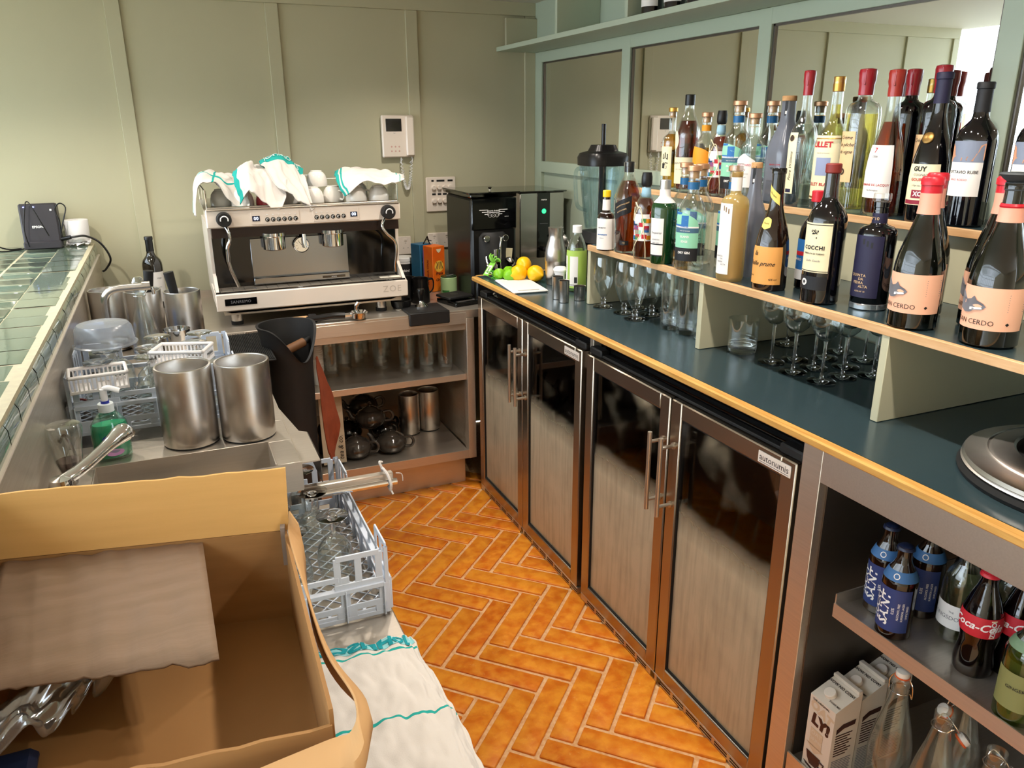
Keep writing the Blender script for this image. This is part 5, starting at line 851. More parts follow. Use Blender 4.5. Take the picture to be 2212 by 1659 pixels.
def teapot(loc, rot, label, sc=1, m=DGL):
    t = thing('teapot', label, 'teapot', loc, rot, 'grey teapots piled on the bottom shelf'); M2 = Matrix.Scale(sc, 4)
    g = G(); g.lathe([(.035, 0), (.045, .004), (.062, .022), (.068, .042), (.062, .062), (.048, .076), (.036, .081), (.034, .079), (.045, .07), (.058, .05), (.06, .03), (0, .008)], m, 40, T=M2, cap=False); g.obj('pot_body', t)
    g = G(); g.lathe([(.038, .080), (.030, .088), (.015, .094), (.007, .096), (.006, .101), (.010, .107), (.006, .113), (0, .114)], m, 32, T=M2); g.obj('lid', t)
    g = G(); g.tube(bez([(.058, 0, .066), (.085, 0, .070), (.098, 0, .050), (.088, 0, .028), (.062, 0, .024)], 20), .0065, m, 10, T=M2); g.obj('handle', t)
    g = G(); g.tube(bez([(-.055, 0, .035), (-.078, 0, .045), (-.090, 0, .070), (-.102, 0, .080)], 12), [.016, .015, .014, .013, .012, .011, .010, .0095, .009, .0085, .008, .0075, .0075], m, 12, T=M2); g.obj('spout', t)
    return t
teapot((-.465, -.60, .1685), -.45, 'grey glazed teapot at the front left of the bottom shelf', 1.0); teapot((-.31, -.60, .1685), -.45, 'grey glazed teapot at the front right of the pile'); teapot((-.375, -.51, .262), -.3, 'grey glazed teapot on top of the pile, lid towards the camera', 1.0); teapot((-.37, -.345, .265), .0, 'grey glazed teapot at the back of the pile, highest one'); teapot((-.30, -.43, .1685), .6, 'dark teapot hidden low behind the front pair', 1.0, DGL2); teapot((-.46, -.40, .1685), .9, 'dark teapot low at the back left of the pile', 1.0, DGL2)
t = thing('moka_pot', 'black pot with steel side behind the front left teapot', 'pot', (-.57, -.50, .1685)); g = G(); g.lathe([(.036, 0), (.04, .01), (.034, .08), (.038, .115), (.03, .13), (0, .135)], GLOSSB, 12); g.obj('pot_body', t); g = G(); g.box((.028, -.028, .04), (.034, -.022, .10), CHROME, .001); g.obj('steel_tab', t)
def wine_bucket(loc, r, h, label, grp='steel wine coolers', wall=.006):
    t = thing('wine_cooler', label, 'wine cooler', loc, 0, grp); g = G(); g.lathe([(r - .003, .001), (r, .004), (r, h - .003), (r - .001, h), (r - wall + .001, h), (r - wall, h - .003), (r - wall, .012), (0, .012)], STEELR, 56, cap=False); g.obj('steel_wall', t); g = G(); g.cyl(r - .001, 0, .003, RUBBER, 48); g.obj('base_pad', t); return t
wine_bucket((-.175, -.42, .1685), .048, .19, 'steel wine cooler on the bottom shelf, left of the two'); wine_bucket((-.075, -.40, .1685), .052, .19, 'steel wine cooler on the bottom shelf, right of the two')
g = G(); g.box((-.05, -.002, 0), (.045, .002, .31), mat('kraft_paper', '#c9b69a', .7, bump=(30, .2, .002)), .0008, Matrix.Rotation(-.05, 4, 'X')); T = tr(.026, -.0035, .07) @ Matrix.Rotation(pi / 2, 4, 'X') @ rz(pi / 2); g.text('tea & co.', .03, INK, T=T, shear=.3); g.lathe([(0, .001), (.008, 0)], INK, 14, T=tr(-.02, -.004, .285) @ Matrix.Rotation(pi / 2, 4, 'X'), cap=False)
tag(g.obj('paper_bag', loc=(-.565, -.66, .1785)), 'flat beige paper bag with handwriting leaning upright on the bottom shelf', 'paper bag')
# knock out bin with cloth
t = thing('knock_out_bin', 'tall black cylindrical bin with scooped rim standing in front of the back counter', 'bin', (-.752, -1.0, 0))
g = G(); n = 56
def rim(a): 
    f = max(0, cos(a + 1.05)) ** 3; return .875 - .125 * f
def rr_(a, z): return .078 + max(0, (z - .74)) * .22 * max(0, cos(a - 2.4))
v = []; rows = [0, .01, .3, .6, .74]
for z in rows:
    for i in range(n): a = 2 * pi * i / n; r = .062 + .022 * z; v.append((r * cos(a), r * sin(a), z))
for fz in (.5, .9, 1):
    for i in range(n): a = 2 * pi * i / n; z = .74 + (rim(a) - .74) * fz; r = .0785 + max(0, z - .74) * .15 + (.004 if fz == 1 else 0); v.append((r * cos(a), r * sin(a), z))
for fz in (1, .6, 0):
    for i in range(n): a = 2 * pi * i / n; z = .72 + (rim(a) - .72) * fz; r = .0735 + max(0, z - .74) * .15; v.append((r * cos(a), r * sin(a), z - .0))
for i in range(n): a = 2 * pi * i / n; v.append((.06 * cos(a), .06 * sin(a), .3))
nr = len(v) // n; f = [(j * n + i, j * n + (i + 1) % n, (j + 1) * n + (i + 1) % n, (j + 1) * n + i) for j in range(nr - 1) for i in range(n)]; f.append(tuple((nr - 1) * n + i for i in range(n))); g.add(v, f, BLACKM); g.obj('bin_body', t, ang=60)
g = G(); g.tube([(-.05, -.035, .775), (.055, .02, .80)], .016, mat('worn_wood_bar', '#6a4526', .6), 16); g.tube([(.055, .02, .80), (.085, .035, .808)], .010, BLACKM, 12); g.obj('knock_bar', t)
fn = cloth_fn([[(-.662, -1.0, .745), (-.660, -1.0, .745), (-.658, -.995, .742)], [(-.665, -1.03, .66), (-.645, -1.0, .65), (-.625, -.985, .64)], [(-.662, -1.04, .52), (-.63, -1.01, .52), (-.595, -.985, .50)], [(-.655, -1.04, .42), (-.635, -1.01, .42), (-.60, -.99, .445)], [(-.645, -1.03, .36), (-.63, -1.01, .35), (-.625, -.99, .37)]], .012, 4, 5)
g = G(); g.grid(fn, 30, 40, mat('brown_microfibre_cloth', '#8a4024', .95, bump=(300, .5, .001), var=(12, '#6e3019', .7))); tag(g.obj('cleaning_cloth', org=(-.66, -1.0, .745), solid=.003, ang=180), 'rust brown cloth hanging from the side of the black bin', 'cloth')
g = G(); g.box((-.07, -.19, 0), (.07, .19, .006), RUBBER, .002)
for k in range(24): g.box((-.064 + .0055 * k, -.185, .006), (-.0615 + .0055 * k, .185, .0095), BLACKM)
tag(g.obj('ribbed_bar_mat', loc=(-.885, -.99, ZB), ang=30), 'black ribbed rubber bar mat on the steel top beside the black bin', 'mat')
# ---------------------------------------------------------------- left hand steel unit
t = thing('steel_sink_unit', 'stainless steel sink counter along the left bar with shallow sink and open washer bay', 'sink unit', (-1.1, -2.0, 0))
g = G(); ya, yb = -.742, -1.70; g.box((-1.364, -.742, .765), (-.872, -1.32, .80), STEELH, .002); g.box((-1.364, -1.32, .760), (-1.03, -1.74, .775), DSTEEL); g.box((-1.03, -1.32, .765), (-.872, -1.74, .80), STEELH, .002)
g.box((-1.364, -1.74, .765), (-.872, -1.885, .80), STEELH, .002); g.box((-1.364, -1.885, .765), (-1.30, -3.25, .80), STEELH, .001); g.box((-.925, -1.885, .765), (-.872, -2.03, .80), STEELH, .001); g.box((-1.30, -2.45, .765), (-1.0, -3.25, .80), STEELH, .001); g.box((-1.0, -2.034, .73), (-.872, -2.0305, .80), STEELH)
g.box((-.8735, -.75, .73), (-.870, -2.03, .799), STEELY, .0005); g.obj('worktop', t, True)
g = G(); g.box((-1.30, -1.885, .715), (-.925, -2.03, .719), STEELH); g.box((-1.30, -2.03, .715), (-1.0, -2.45, .719), STEELH); g.box((-1.003, -2.03, .715), (-1.0, -2.45, .80), STEEL); g.box((-1.0, -2.033, .715), (-.925, -2.03, .80), STEELH); g.box((-1.30, -1.885, .715), (-1.297, -2.45, .802), STEEL, .0005); g.box((-.928, -1.885, .715), (-.925, -2.03, .804), STEEL, .0005); g.box((-1.30, -1.888, .715), (-.925, -1.885, .804), STEELH, .0005); g.box((-1.30, -2.45, .715), (-1.0, -2.447, .802), STEELH)
g.lathe([(.05, .0), (.055, .004), (.13, .012), (.17, .03), (.172, .034), (.165, .031)], STEELR, 48, at=(-1.17, -2.16, .718), cap=False); g.obj('sink_bowl', t, True)
g = G(); g.box((-.876, -.75, .0), (-.872, -1.74, .72), STEELY); g.box((-1.362, -1.745, .0), (-.876, -1.75, .715), STEELH); g.obj('front_panels', t, True)
g = G(); g.prism([(-.8705, -1.63), (-.8705, -2.03), (-.827, -2.03), (-.829, -1.842), (-.846, -1.828)], .794, .797, STEELH); g.box((-.829, -1.845, .74), (-.827, -2.03, .797), DSTEEL); g.obj('splash_guard', t, True)
t = thing('glass_washer', 'low stainless glass washer with its steel door laid open under the rack and towel', 'glass washer', (-1.1, -2.5, 0))
g = G(); g.box((-1.36, -1.77, .0), (-.876, -3.25, .533), DSTEEL, .002); g.obj('cabinet', t, True)
g = G(); g.box((-1.30, -1.77, .535), (-.748, -3.25, .553), STEELH, .003); o = g.obj('open_door', t, True)
t = thing('towel_rail', 'steel rail sticking out over the glass rack with white string knotted at its end', 'rail', (-.78, -2.0, .70)); g = G(); g.box((-.09, -.006, -.004), (.125, .012, .022), STEELH, .002); g.tube([(-.09, -.016, .003), (.13, -.016, .003)], .008, CHROME, 16); g.obj('steel_bar', t)
g = G(); g.tube(bez([(.112, -.026, -.012), (.112, -.030, .004), (.108, -.018, .024), (.10, 0, .036), (.104, .014, .02), (.112, 0, -.012), (.112, -.022, -.016)], 28), .0035, CLOTH, 8); g.tube(bez([(.10, 0, .034), (.095, .005, .05), (.103, .012, .046)], 10), .003, CLOTH, 6); g.tube(bez([(.112, -.02, -.012), (.116, -.03, -.024)], 4), .0022, CLOTH, 6); g.tube(bez([(.135, .01, .012), (.15, .012, .006), (.152, .01, -.012)], 8), .0012, CLOTH, 6); g.obj('string', t)
def rack(loc, w, d, label, h=.105, tall=.045, rot=0):
    t = thing('glass_rack', label, 'glass rack', loc, rot, 'plastic glass washer racks'); th = .004
    def side(Lh, T, corner):
        g = G(); B = lambda a, z0, b, z1, dd=th: g.box((a, -dd / 2, z0), (b, dd / 2, z1), RACK, .0008, T)
        B(-Lh, 0.003, Lh, .013); B(-Lh, .026, Lh, .040); B(-Lh, .070, Lh, .080, .014); B(-Lh + .09, h - .012, Lh - .09, h)
        n = max(3, int(2 * Lh / .075)); p = 2 * Lh / n
        for k in range(n + 1):
            x = -Lh + p * k; B(x - .010, .03, x + .010, .075, .0028); B(x - .0015, .003, x + .0015, .078, .016)
            if k < n: B(x + p * .04, .005, x + p * .28, .034, .0034); B(x + p * .76, .005, x + p * .96, .034, .0034)
            if 1 <= k < n: B(x - .010, .077, x + .010, h - .003, .0031); 
        for sx in (-1, 1):
            a, b = sorted((sx * Lh, sx * (Lh - .10))); B(a + .006, h + tall - .012, b - .006, h + tall)
            for xx in (a + .008, (a + b) / 2, b - .008): B(xx - .007, .0775, xx + .007, h + tall - .005, .0033)
            B(a, .0785, b, .092, .0047)
        return g
    for i, (Lh, T) in enumerate([(w / 2 - .012, tr(0, -d / 2, 0)), (w / 2 - .012, tr(0, d / 2, 0)), (d / 2 - .012, tr(-w / 2, 0, 0) @ rz(pi / 2)), (d / 2 - .012, tr(w / 2, 0, 0) @ rz(pi / 2))]): side(Lh, T, i).obj('rack_side', t)
    g = G()
    for sx in (-1, 1):
        for sy in (-1, 1):
            pts = [(sx * (w / 2 - .012 + .012 * sin(a)), sy * (d / 2 - .012 + .012 * cos(a))) for a in [rad(10 * k) for k in range(10)]]
            for z0, z1 in ((.004, .036), (.074, .082), (h + tall - .009, h + tall)):
                v = [(x, y, z) for z in (z0, z1) for x, y in pts]; g.add(v, [(k, k + 1, 11 + k, 10 + k) for k in range(9)], RACK)
            g.add([(pts[4][0] + dx, pts[4][1] + dy, z) for z in (.004, h + tall) for dx, dy in ((-.004, -.004), (.004, -.004), (.004, .004), (-.004, .004))], [(0, 1, 5, 4), (1, 2, 6, 5), (2, 3, 7, 6), (3, 0, 4, 7)], RACK)
    g.obj('corner_posts', t)
    g = G(); st = .036; n = int((w + d) / st)
    for k in range(-n, n):
        for s_ in (1, -1):
            c_ = k * st; pts = []
            for x in (-w / 2 + .003, w / 2 - .003):
                y = s_ * x + c_
                pts.append((x, y))
            (xa, ya_), (xb, yb_) = pts; lo, hi = -d / 2 + .003, d / 2 - .003
            if (ya_ < lo and yb_ < lo) or (ya_ > hi and yb_ > hi): continue
            def cl(x, y): yy = min(max(y, lo), hi); return (x + (yy - y) / s_, yy)
            A, B_ = cl(xa, ya_), cl(xb, yb_)
            if (Vector(A) - Vector(B_)).length > .01: g.tube([(A[0], A[1], .012), (B_[0], B_[1], .012)], .0018, RACK, 5)
    g.box((-w / 2, -d / 2, .004), (w / 2, -d / 2 + .004, .02), RACK); g.obj('lattice_floor', t)
    return t
rack((-1.162, -1.50, .8015), .39, .34, 'pale plastic rack of upturned glasses on the sink unit behind the steel coolers'); rack((-1.005, -2.075, .5545), .50, .50, 'pale plastic rack of glasses on the open washer door beside the cardboard box', h=.11)
wgp = [(.031, 0), (.036, .02), (.040, .05), (.036, .08), (.022, .098), (.008, .105)]
def wine_glass_inverted(loc, label, grp):
    t = thing('wine_glass', label, 'glass', loc, 0, grp); g = G(); inner = [(max(r - .0014, 0), z) for r, z in wgp if z < .103]
    g.lathe(wgp[::-1] + inner[:0] + [(inner[0][0], 0)] + inner[1:] + [(0, .1025)], GLASS, 28, cap=False); g.obj('bowl', t)
    g = G(); g.lathe([(.008, .1045), (.0045, .110), (.0036, .125), (.004, .140), (.010, .148), (.034, .152), (.0345, .1535), (0, .154)], RGL, 28, cap=False); g.obj('stem_and_foot', t); return t
w0 = None; gl = ['upturned glass in the rack behind the coolers, ' + q for q in ('front left corner', 'front middle', 'front right, nearest a cooler', 'middle row left, under the tub', 'middle row centre', 'middle row right', 'back row left, under the tub', 'back row centre', 'back row right corner')]
for (x, y), l in zip([(-1.285, -1.60), (-1.17, -1.60), (-1.05, -1.61), (-1.27, -1.50), (-1.17, -1.505), (-1.06, -1.50), (-1.255, -1.40), (-1.15, -1.395), (-1.04, -1.395)], gl):
    if w0 is None: w0 = wine_glass_inverted((x, y, .8165), l, 'upturned glasses in the upper rack')
    else: dup(w0, l, (x, y, .8165))
gl = ['upturned stemmed glass in the lower rack, ' + q for q in ('at the back under the steel rail', 'right column, second from the back', 'right column, nearest the camera', 'left of the right column, near the box flap', 'front left beside the box edge')]
for (x, y), l in zip([(-.862, -1.90), (-.855, -2.035), (-.835, -2.17), (-.945, -2.09), (-.93, -2.21)], gl): dup(w0, l, (x, y, .5695), group='upturned glasses in the lower rack')
def basket(loc, w, d, h, rot, label):
    t = thing('plastic_basket', label, 'basket', loc, rot, 'small white slotted baskets'); g = G(); WB = mat('basket_plastic', '#ece9e8', .35)
    for sx, sy, Lh, T in ((0, -1, w / 2, tr(0, -d / 2, 0)), (0, 1, w / 2, tr(0, d / 2, 0)), (-1, 0, d / 2, tr(-w / 2, 0, 0) @ rz(pi / 2)), (1, 0, d / 2, tr(w / 2, 0, 0) @ rz(pi / 2))):
        g.box((-Lh - .004, -.004, h - .009), (Lh + .004, .004, h), WB, .003, T); g.box((-Lh, -.002, 0), (Lh, .002, .008), WB, .001, T); n = int(2 * Lh / .009)
        for k in range(n + 1): x = -Lh + k * 2 * Lh / n; g.box((x - .0018, -.0015, 0), (x + .0018, .0015, h - .004), WB, 0, T)
    g.box((-w / 2, -d / 2, 0), (w / 2, d / 2, .002), WB); g.obj('slotted_body', t); return t
basket((-1.285, -1.645, .918), .125, .085, .045, .1, 'small white slotted basket tilted on the glasses at the left of the rack'); basket((-1.09, -1.605, .948), .13, .085, .04, -.35, 'small white slotted basket resting on glasses beside the left steel cooler')
t = thing('plastic_lid_tub', 'clear frosted plastic tub turned upside down on the glasses', 'tub', (-1.275, -1.43, .9715)); g = G(); PT_ = glass('frosted_plastic', '#e3eaf2', .35, .06, rough=.25, cloud=.38, cloudcol='#d6dce6'); g.lathe([(.079, 0), (.080, .003), (.074, .006), (.070, .045), (.062, .056), (.045, .060), (0, .061)], PT_, 48, cap=False); g.obj('tub_body', t)
t = thing('juice_pitcher', 'cloudy plastic pitcher half full of yellow juice beside the tiled bar', 'pitcher', (-1.385, -1.33, .776) if False else (-1.315, -1.22, ZB)); g = G(); g.lathe([(.036, 0), (.038, .004), (.044, .17), (.042, .17), (.035, .006), (0, .006)], PT_, 36, cap=False); g.obj('pitcher_body', t); g = G(); g.lathe([(.034, .008), (.039, .10), (0, .10)], mat('yellow_juice', '#b9ae45', .4), 32); g.obj('juice', t)
t = thing('blue_tub', 'blue plastic tub wedged beside the tiled bar behind the clear tub', 'tub', (-1.325, -1.08, ZB)); g = G(); g.box((-.035, -.05, 0), (.035, .05, .15), mat('pale_blue_plastic', '#7fa0e0', .4), .01); g.obj('tub_body', t)
for x, y, l in ((-1.093, -1.80, 'large satin steel wine cooler on the sink unit, left of the pair'), (-.962, -1.812, 'large satin steel wine cooler on the sink unit, right of the pair')): wine_bucket((x, y, ZB), .0635, .192, l)
for x, y, l in ((-1.07, -.92, 'steel wine cooler at the back, right of the row, with a black handle inside'), (-1.19, -.86, 'steel wine cooler at the back, middle of the row'), (-1.302, -.80, 'steel wine cooler at the back, leftmost, against the tiled bar')): wine_bucket((x, y, ZB), .058, .205, l)
for x, y, a, l in ((-1.07, -.92, -.16, 'black handled scoop leaning in the right hand cooler'), (-1.19, -.86, .14, 'black handled scoop leaning in the middle cooler')):
    g = G(); g.tube([(0, 0, 0), (sin(a) * .12, .0, .16), (sin(a) * .20, .0, .255)], [.010, .013, .016], BLACKM, 16); tag(g.obj('scoop_handle', loc=(x, y, ZB + .013)), l, 'scoop', 'black scoop handles in the coolers')
bottle('bordeaux', .295, .039, (-1.165, -.16, ZB), mat('brown_green_wine_glass', '#15100a', .05, spec=.8, coat=.5), None, 0, 'foil', [(.10, .52, 1.5, PW, [('rioja', .01, .8, INKG), ('wine', .006, .5, INKG)], {'off': .55})], 'dark wine bottle with cork pushed in behind the steel coolers', name='wine_bottle', capcol=mat('black_foil', '#0c0b0d', .3), dark=True, phi=pi * 1.5)
t = thing('glass_carafe', 'clear glass swing top carafe with a faceted stopper among the steel coolers', 'carafe', (-1.19, -1.08, ZB)); g = G(); P = [(.038, 0), (.042, .003), (.044, .05), (.040, .11), (.026, .17), (.016, .205), (.015, .235), (.018, .24)]; g.lathe([(0, .001)] + P + [(r - .003, z) for r, z in P[::-1] if z > .01] + [(0, .008)], GLASS, 36, cap=False); g.obj('carafe_body', t)
g = G(); g.lathe([(.013, .236), (.017, .245), (.019, .262), (.015, .280), (.010, .286), (0, .287)], glass('stopper_glass', '#eef2f4', .9, .15), 8); g.tube(bez([(.018, 0, .235), (.026, 0, .25), (.02, 0, .27)], 10), .0012, CHROME, 6); g.tube([(.018 * cos(a * .3), .018 * sin(a * .3), .228) for a in range(21)], .0012, CHROME, 6, closed=True); g.obj('stopper', t)
t = thing('steel_mixing_tin', 'mirror polished steel mixing tin between the coolers', 'shaker tin', (-1.10, -1.10, ZB)); g = G(); g.lathe([(.029, 0), (.030, .003), (.041, .115), (.0415, .118), (.040, .118), (.028, .005), (0, .005)], CHROME, 40, cap=False); g.obj('tin_wall', t)
t = thing('beer_tap', 'bent steel water tap rising between the coolers and bending to the right', 'tap', (-1.285, -1.13, ZB)); g = G(); g.tube([(0, 0, 0), (0, 0, .20)] + bez([(0, 0, .21), (.004, 0, .24), (.02, 0, .258), (.045, 0, .264)], 14) + [(.06, 0, .264), (.125, -.005, .266)], .0115, STEELR, 16); g.obj('spout_tube', t); g = G(); g.tube([(.108, -.005, .266), (.130, -.005, .267)], .0135, STEELR, 18); g.tube([(.135, -.006, .262), (.137, -.006, .24)], .005, CHROME, 10); g.obj('outlet', t)
# soap, inverted bottle, faucet
t = thing('soap_bottle', 'green pump hand soap bottle with blue oval logo behind the chrome tap', 'soap bottle', (-1.262, -1.83, ZB), .25); g = G(); SG = glass('soap_bottle_plastic', '#cfeee2', .5, .06); OV = [(.036, 0), (.040, .005), (.041, .06), (.038, .085), (.022, .108), (.015, .112)]; g.lathe([(0, .001)] + OV, SG, 36, sx=1, sy=.62, cap=False); g.obj('bottle_body', t)
g = G(); g.lathe([(0, .004), (.034, .005), (.038, .01), (.0385, .06), (.036, .08), (.034, .084), (0, .084)], mat('green_soap', '#49cfa4', .2, trans=.3, ior=1.3), 36, sx=1, sy=.6, cap=False); g.obj('soap', t)
g = G(); g.cyl(.0165, .112, .132, mat('milky_plastic', '#d9e3e6', .35), 28, bev=.001); g.cyl(.009, .132, .138, mat('royal_blue', '#20309a', .35), 20); g.cyl(.0075, .138, .165, WPLAS, 20); g.tube(bez([(0, 0, .165), (.01, -.008, .168), (.03, -.018, .160)], 10), .0065, WPLAS, 12, flat=.6); g.obj('pump', t)
g = G(); B_ = mat('logo_blue', '#1a2f96', .35)
def sf(x, y, e=.0012): a = -pi / 2 + x / .042; return (.041 * cos(a) * (1 + e / .04), .041 * .62 * sin(a) - e, y)
g.add([sf(.024 * cos(a * .3), .052 + .013 * sin(a * .3)) for a in range(21)], [tuple(range(21))], B_); g.add([sf(.020 * cos(a * .3), .020 + .008 * sin(a * .3), .001) for a in range(21)], [tuple(range(21))], mat('pink_patch', '#d9a0d0', .4)); g.text('Carex', .017, INKW, fn=lambda x, y: sf(x, .052 + y, .002), shear=.2, bold=.03); g.obj('logo_label', t)
t = thing('upturned_bottle', 'clear bottle standing upside down with dark red syrup, in front of the soap', 'bottle', (-1.335, -1.96, ZB)); g = G(); P = [(.012, 0), (.013, .015), (.020, .035), (.027, .06), (.030, .09), (.035, .118), (.036, .128), (.033, .137), (.028, .139)]; g.lathe(P + [(0, .137)], GLASS, 36, cap=False); g.lathe([(r - .002, z) for r, z in P], GLASS, 36, cap=False); g.obj('bottle_body', t); g = G(); g.lathe([(0, .002), (.010, .004), (.018, .034), (.0245, .058), (0, .058)], glass('red_syrup', '#7a1030', .3, .05, cloud=.5, cloudcol='#5a0e2c'), 30, cap=False); g.obj('syrup', t)
t = thing('mixer_tap', 'chrome mixer tap with thick angled spout beside the soap bottle', 'tap', (-1.334, -2.10, ZB)); g = G(); g.lathe([(.024, 0), (.024, .06), (.02, .075), (0, .08)], CHROME, 32); g.obj('tap_base', t); g = G(); g.tube(bez([(.0, .0, .068), (.035, .03, .078), (.08, .09, .095), (.11, .13, .106), (.125, .145, .098)], 24), [.013] * 12 + [.014, .015, .0165, .018, .0195, .0205, .021, .0205, .019, .017, .015, .013, .011][:13] if True else .015, CHROME, 20, flat=.8); g.obj('spout', t)
# slim board, saucer and cables beside the bar
g = G(); g.box((-1.425, -2.035, .92), (-1.384, -2.62, .95), mat('cream_board', '#eadcb0', .5), .003); tag(g.obj('cream_board', org=(-1.40, -2.3, .92)), 'cream painted wooden board end under the edge of the tiled bar', 'board')
g = G(); g.tube(bez([(-1.366, -1.55, .86), (-1.33, -1.57, .865), (-1.29, -1.62, .84)], 14), .003, mat('red_cable', '#8a3430', .5), 8); tag(g.obj('red_cable', org=(-1.33, -1.57, .86)), 'thin red cable looping out from under the tiled bar', 'cable')
g = G(); g.tube(bez([(-1.366, -1.82, .85), (-1.35, -1.85, .875), (-1.335, -1.86, .83), (-1.35, -1.83, .806)], 18), .003, BLACK, 8); tag(g.obj('black_cable', org=(-1.35, -1.85, .84)), 'black cable curling beside the steel side of the bar', 'cable')
t = thing('receipt_printer', 'dark grey square receipt printer standing upright on the tiled bar against the wall', 'printer', (-1.545, -.105, 1.0665)); g = G(); PR = mat('printer_grey', '#3b393f', .45); g.box((-.065, -.045, .0), (.065, .04, .03), PR, .004); g.box((-.065, -.03, .02), (.065, .045, .172), PR, .006, Matrix.Rotation(-.1, 4, 'X')); T = tr(0, -.0315, .0) @ Matrix.Rotation(pi / 2 - .1, 4, 'X'); g.text('EPSON', .0125, INKW, T=T @ tr(-.008, .085, .003), bold=.04); g.box((.042, .145, .001), (.049, .152, .003), INKW, 0, T); g.obj('housing', t)
g = G()
for x in (-.048, -.015): g.box((x, .160, .0015), (x + .006, .1635, .003), mat('blue_led', '#8f9bff', .3, emit=4), 0, T)
g.obj('indicator_lights', t)
g = G(); CB = BLACK; g.tube(bez([(-1.48, -.12, 1.10), (-1.43, -.13, 1.107), (-1.39, -.12, 1.105), (-1.345, -.11, 1.073), (-1.318, -.11, 1.01), (-1.34, -.11, .968), (-1.355, -.11, .958)], 40), .0042, CB, 8); g.tube([(-1.485, -.12, 1.098), (-1.445, -.13, 1.106)], .008, CB, 10); tag(g.obj('power_cable', org=(-1.4, -.12, 1.07)), 'thick black cable looping off the end of the bar from the printer', 'cable')
g = G(); g.tube(bez([(-1.59, -.16, 1.08), (-1.595, -.165, 1.15), (-1.58, -.15, 1.235), (-1.572, -.14, 1.25), (-1.56, -.15, 1.235), (-1.53, -.168, 1.16), (-1.515, -.17, 1.12)], 30), .0022, CB, 7); g.tube(bez([(-1.478, -.13, 1.12), (-1.475, -.13, 1.17), (-1.485, -.12, 1.215), (-1.465, -.12, 1.238), (-1.447, -.12, 1.22), (-1.462, -.13, 1.17), (-1.475, -.13, 1.13)], 30), .0025, CB, 7); g.tube(bez([(-1.80, -.12, 1.095), (-1.74, -.14, 1.105), (-1.67, -.15, 1.075), (-1.62, -.14, 1.072)], 20), .0028, CB, 7); g.tube(bez([(-1.80, -.16, 1.075), (-1.74, -.17, 1.085), (-1.68, -.18, 1.070), (-1.61, -.15, 1.072)], 20), .0028, CB, 7); o = g.obj('printer_cables', org=(-1.6, -.15, 1.07)); tag(o, 'tangle of thin black cables around the receipt printer', 'cable', kind='stuff')
t = thing('paper_roll', 'upright white paper roll beside the printer at the end of the bar', 'paper roll', (-1.425, -.07, 1.0665)); g = G(); g.lathe([(.040, .016), (.043, .03), (.0455, .098), (.044, .101), (.012, .101), (.011, .09), (0, .09)], mat('roll_paper', '#f2f0f2', .7), 44, cap=False); g.obj('roll', t); fnp = cloth_fn([[(-.045, -.03, .004), (0, -.045, .008), (.04, -.03, .004)], [(-.045, 0, .018), (0, 0, .022), (.045, 0, .018)], [(-.035, .035, .004), (0, .04, .01), (.035, .035, .004)]], .012, 5, 2); g = G(); g.grid(fnp, 24, 24, mat('roll_paper', '#f2f0f2', .7)); g.obj('crumpled_base', t, ang=20)
# ---------------------------------------------------------------- towel on the washer door
fT = cloth_fn([[(-1.04, -2.40, .558), (-.92, -2.405, .560), (-.83, -2.415, .560), (-.765, -2.42, .562), (-.742, -2.425, .552)], [(-1.05, -2.52, .559), (-.93, -2.53, .561), (-.83, -2.54, .562), (-.765, -2.55, .562), (-.730, -2.55, .545)], [(-1.06, -2.66, .559), (-.94, -2.67, .561), (-.84, -2.67, .562), (-.765, -2.68, .562), (-.722, -2.68, .540)], [(-1.06, -2.80, .559), (-.95, -2.80, .561), (-.85, -2.81, .562), (-.77, -2.81, .560), (-.725, -2.82, .52)], [(-1.06, -2.95, .559), (-.95, -2.95, .561), (-.85, -2.95, .562), (-.77, -2.95, .560), (-.73, -2.96, .50)]], .0065, 10, 4)
def fT2(u, v, e=0): p = fT(u, v, e); p.z = max(p.z, .5555) if p.x < -.744 else p.z; return p
g = G(); g.grid(fT2, 90, 90, CLOTH, lambda u, v: CTEAL if (.085 < v < .095 or .43 < v < .445) else CLOTH)
t = g.obj('tea_towel', org=(-.9, -2.6, .556), solid=.0025, ang=180); tag(t, 'white tea towel with teal stripe and lettered band spread over the washer door', 'tea towel')
g = G(); g.grid(lambda u, v: fT2(.02 + .93 * u, .012 + .058 * v, .0022), 60, 4, mat('pale_teal_band', '#8fd0d6', .9)); cl_text(g, 'JOHNSONS', .046, fT2, .46, .042, -3.1, -1.65, mat('teal_letters', '#1593a0', .9), e=.0035, bold=.05); o = g.obj('lettered_band', t); o.location = -t.location
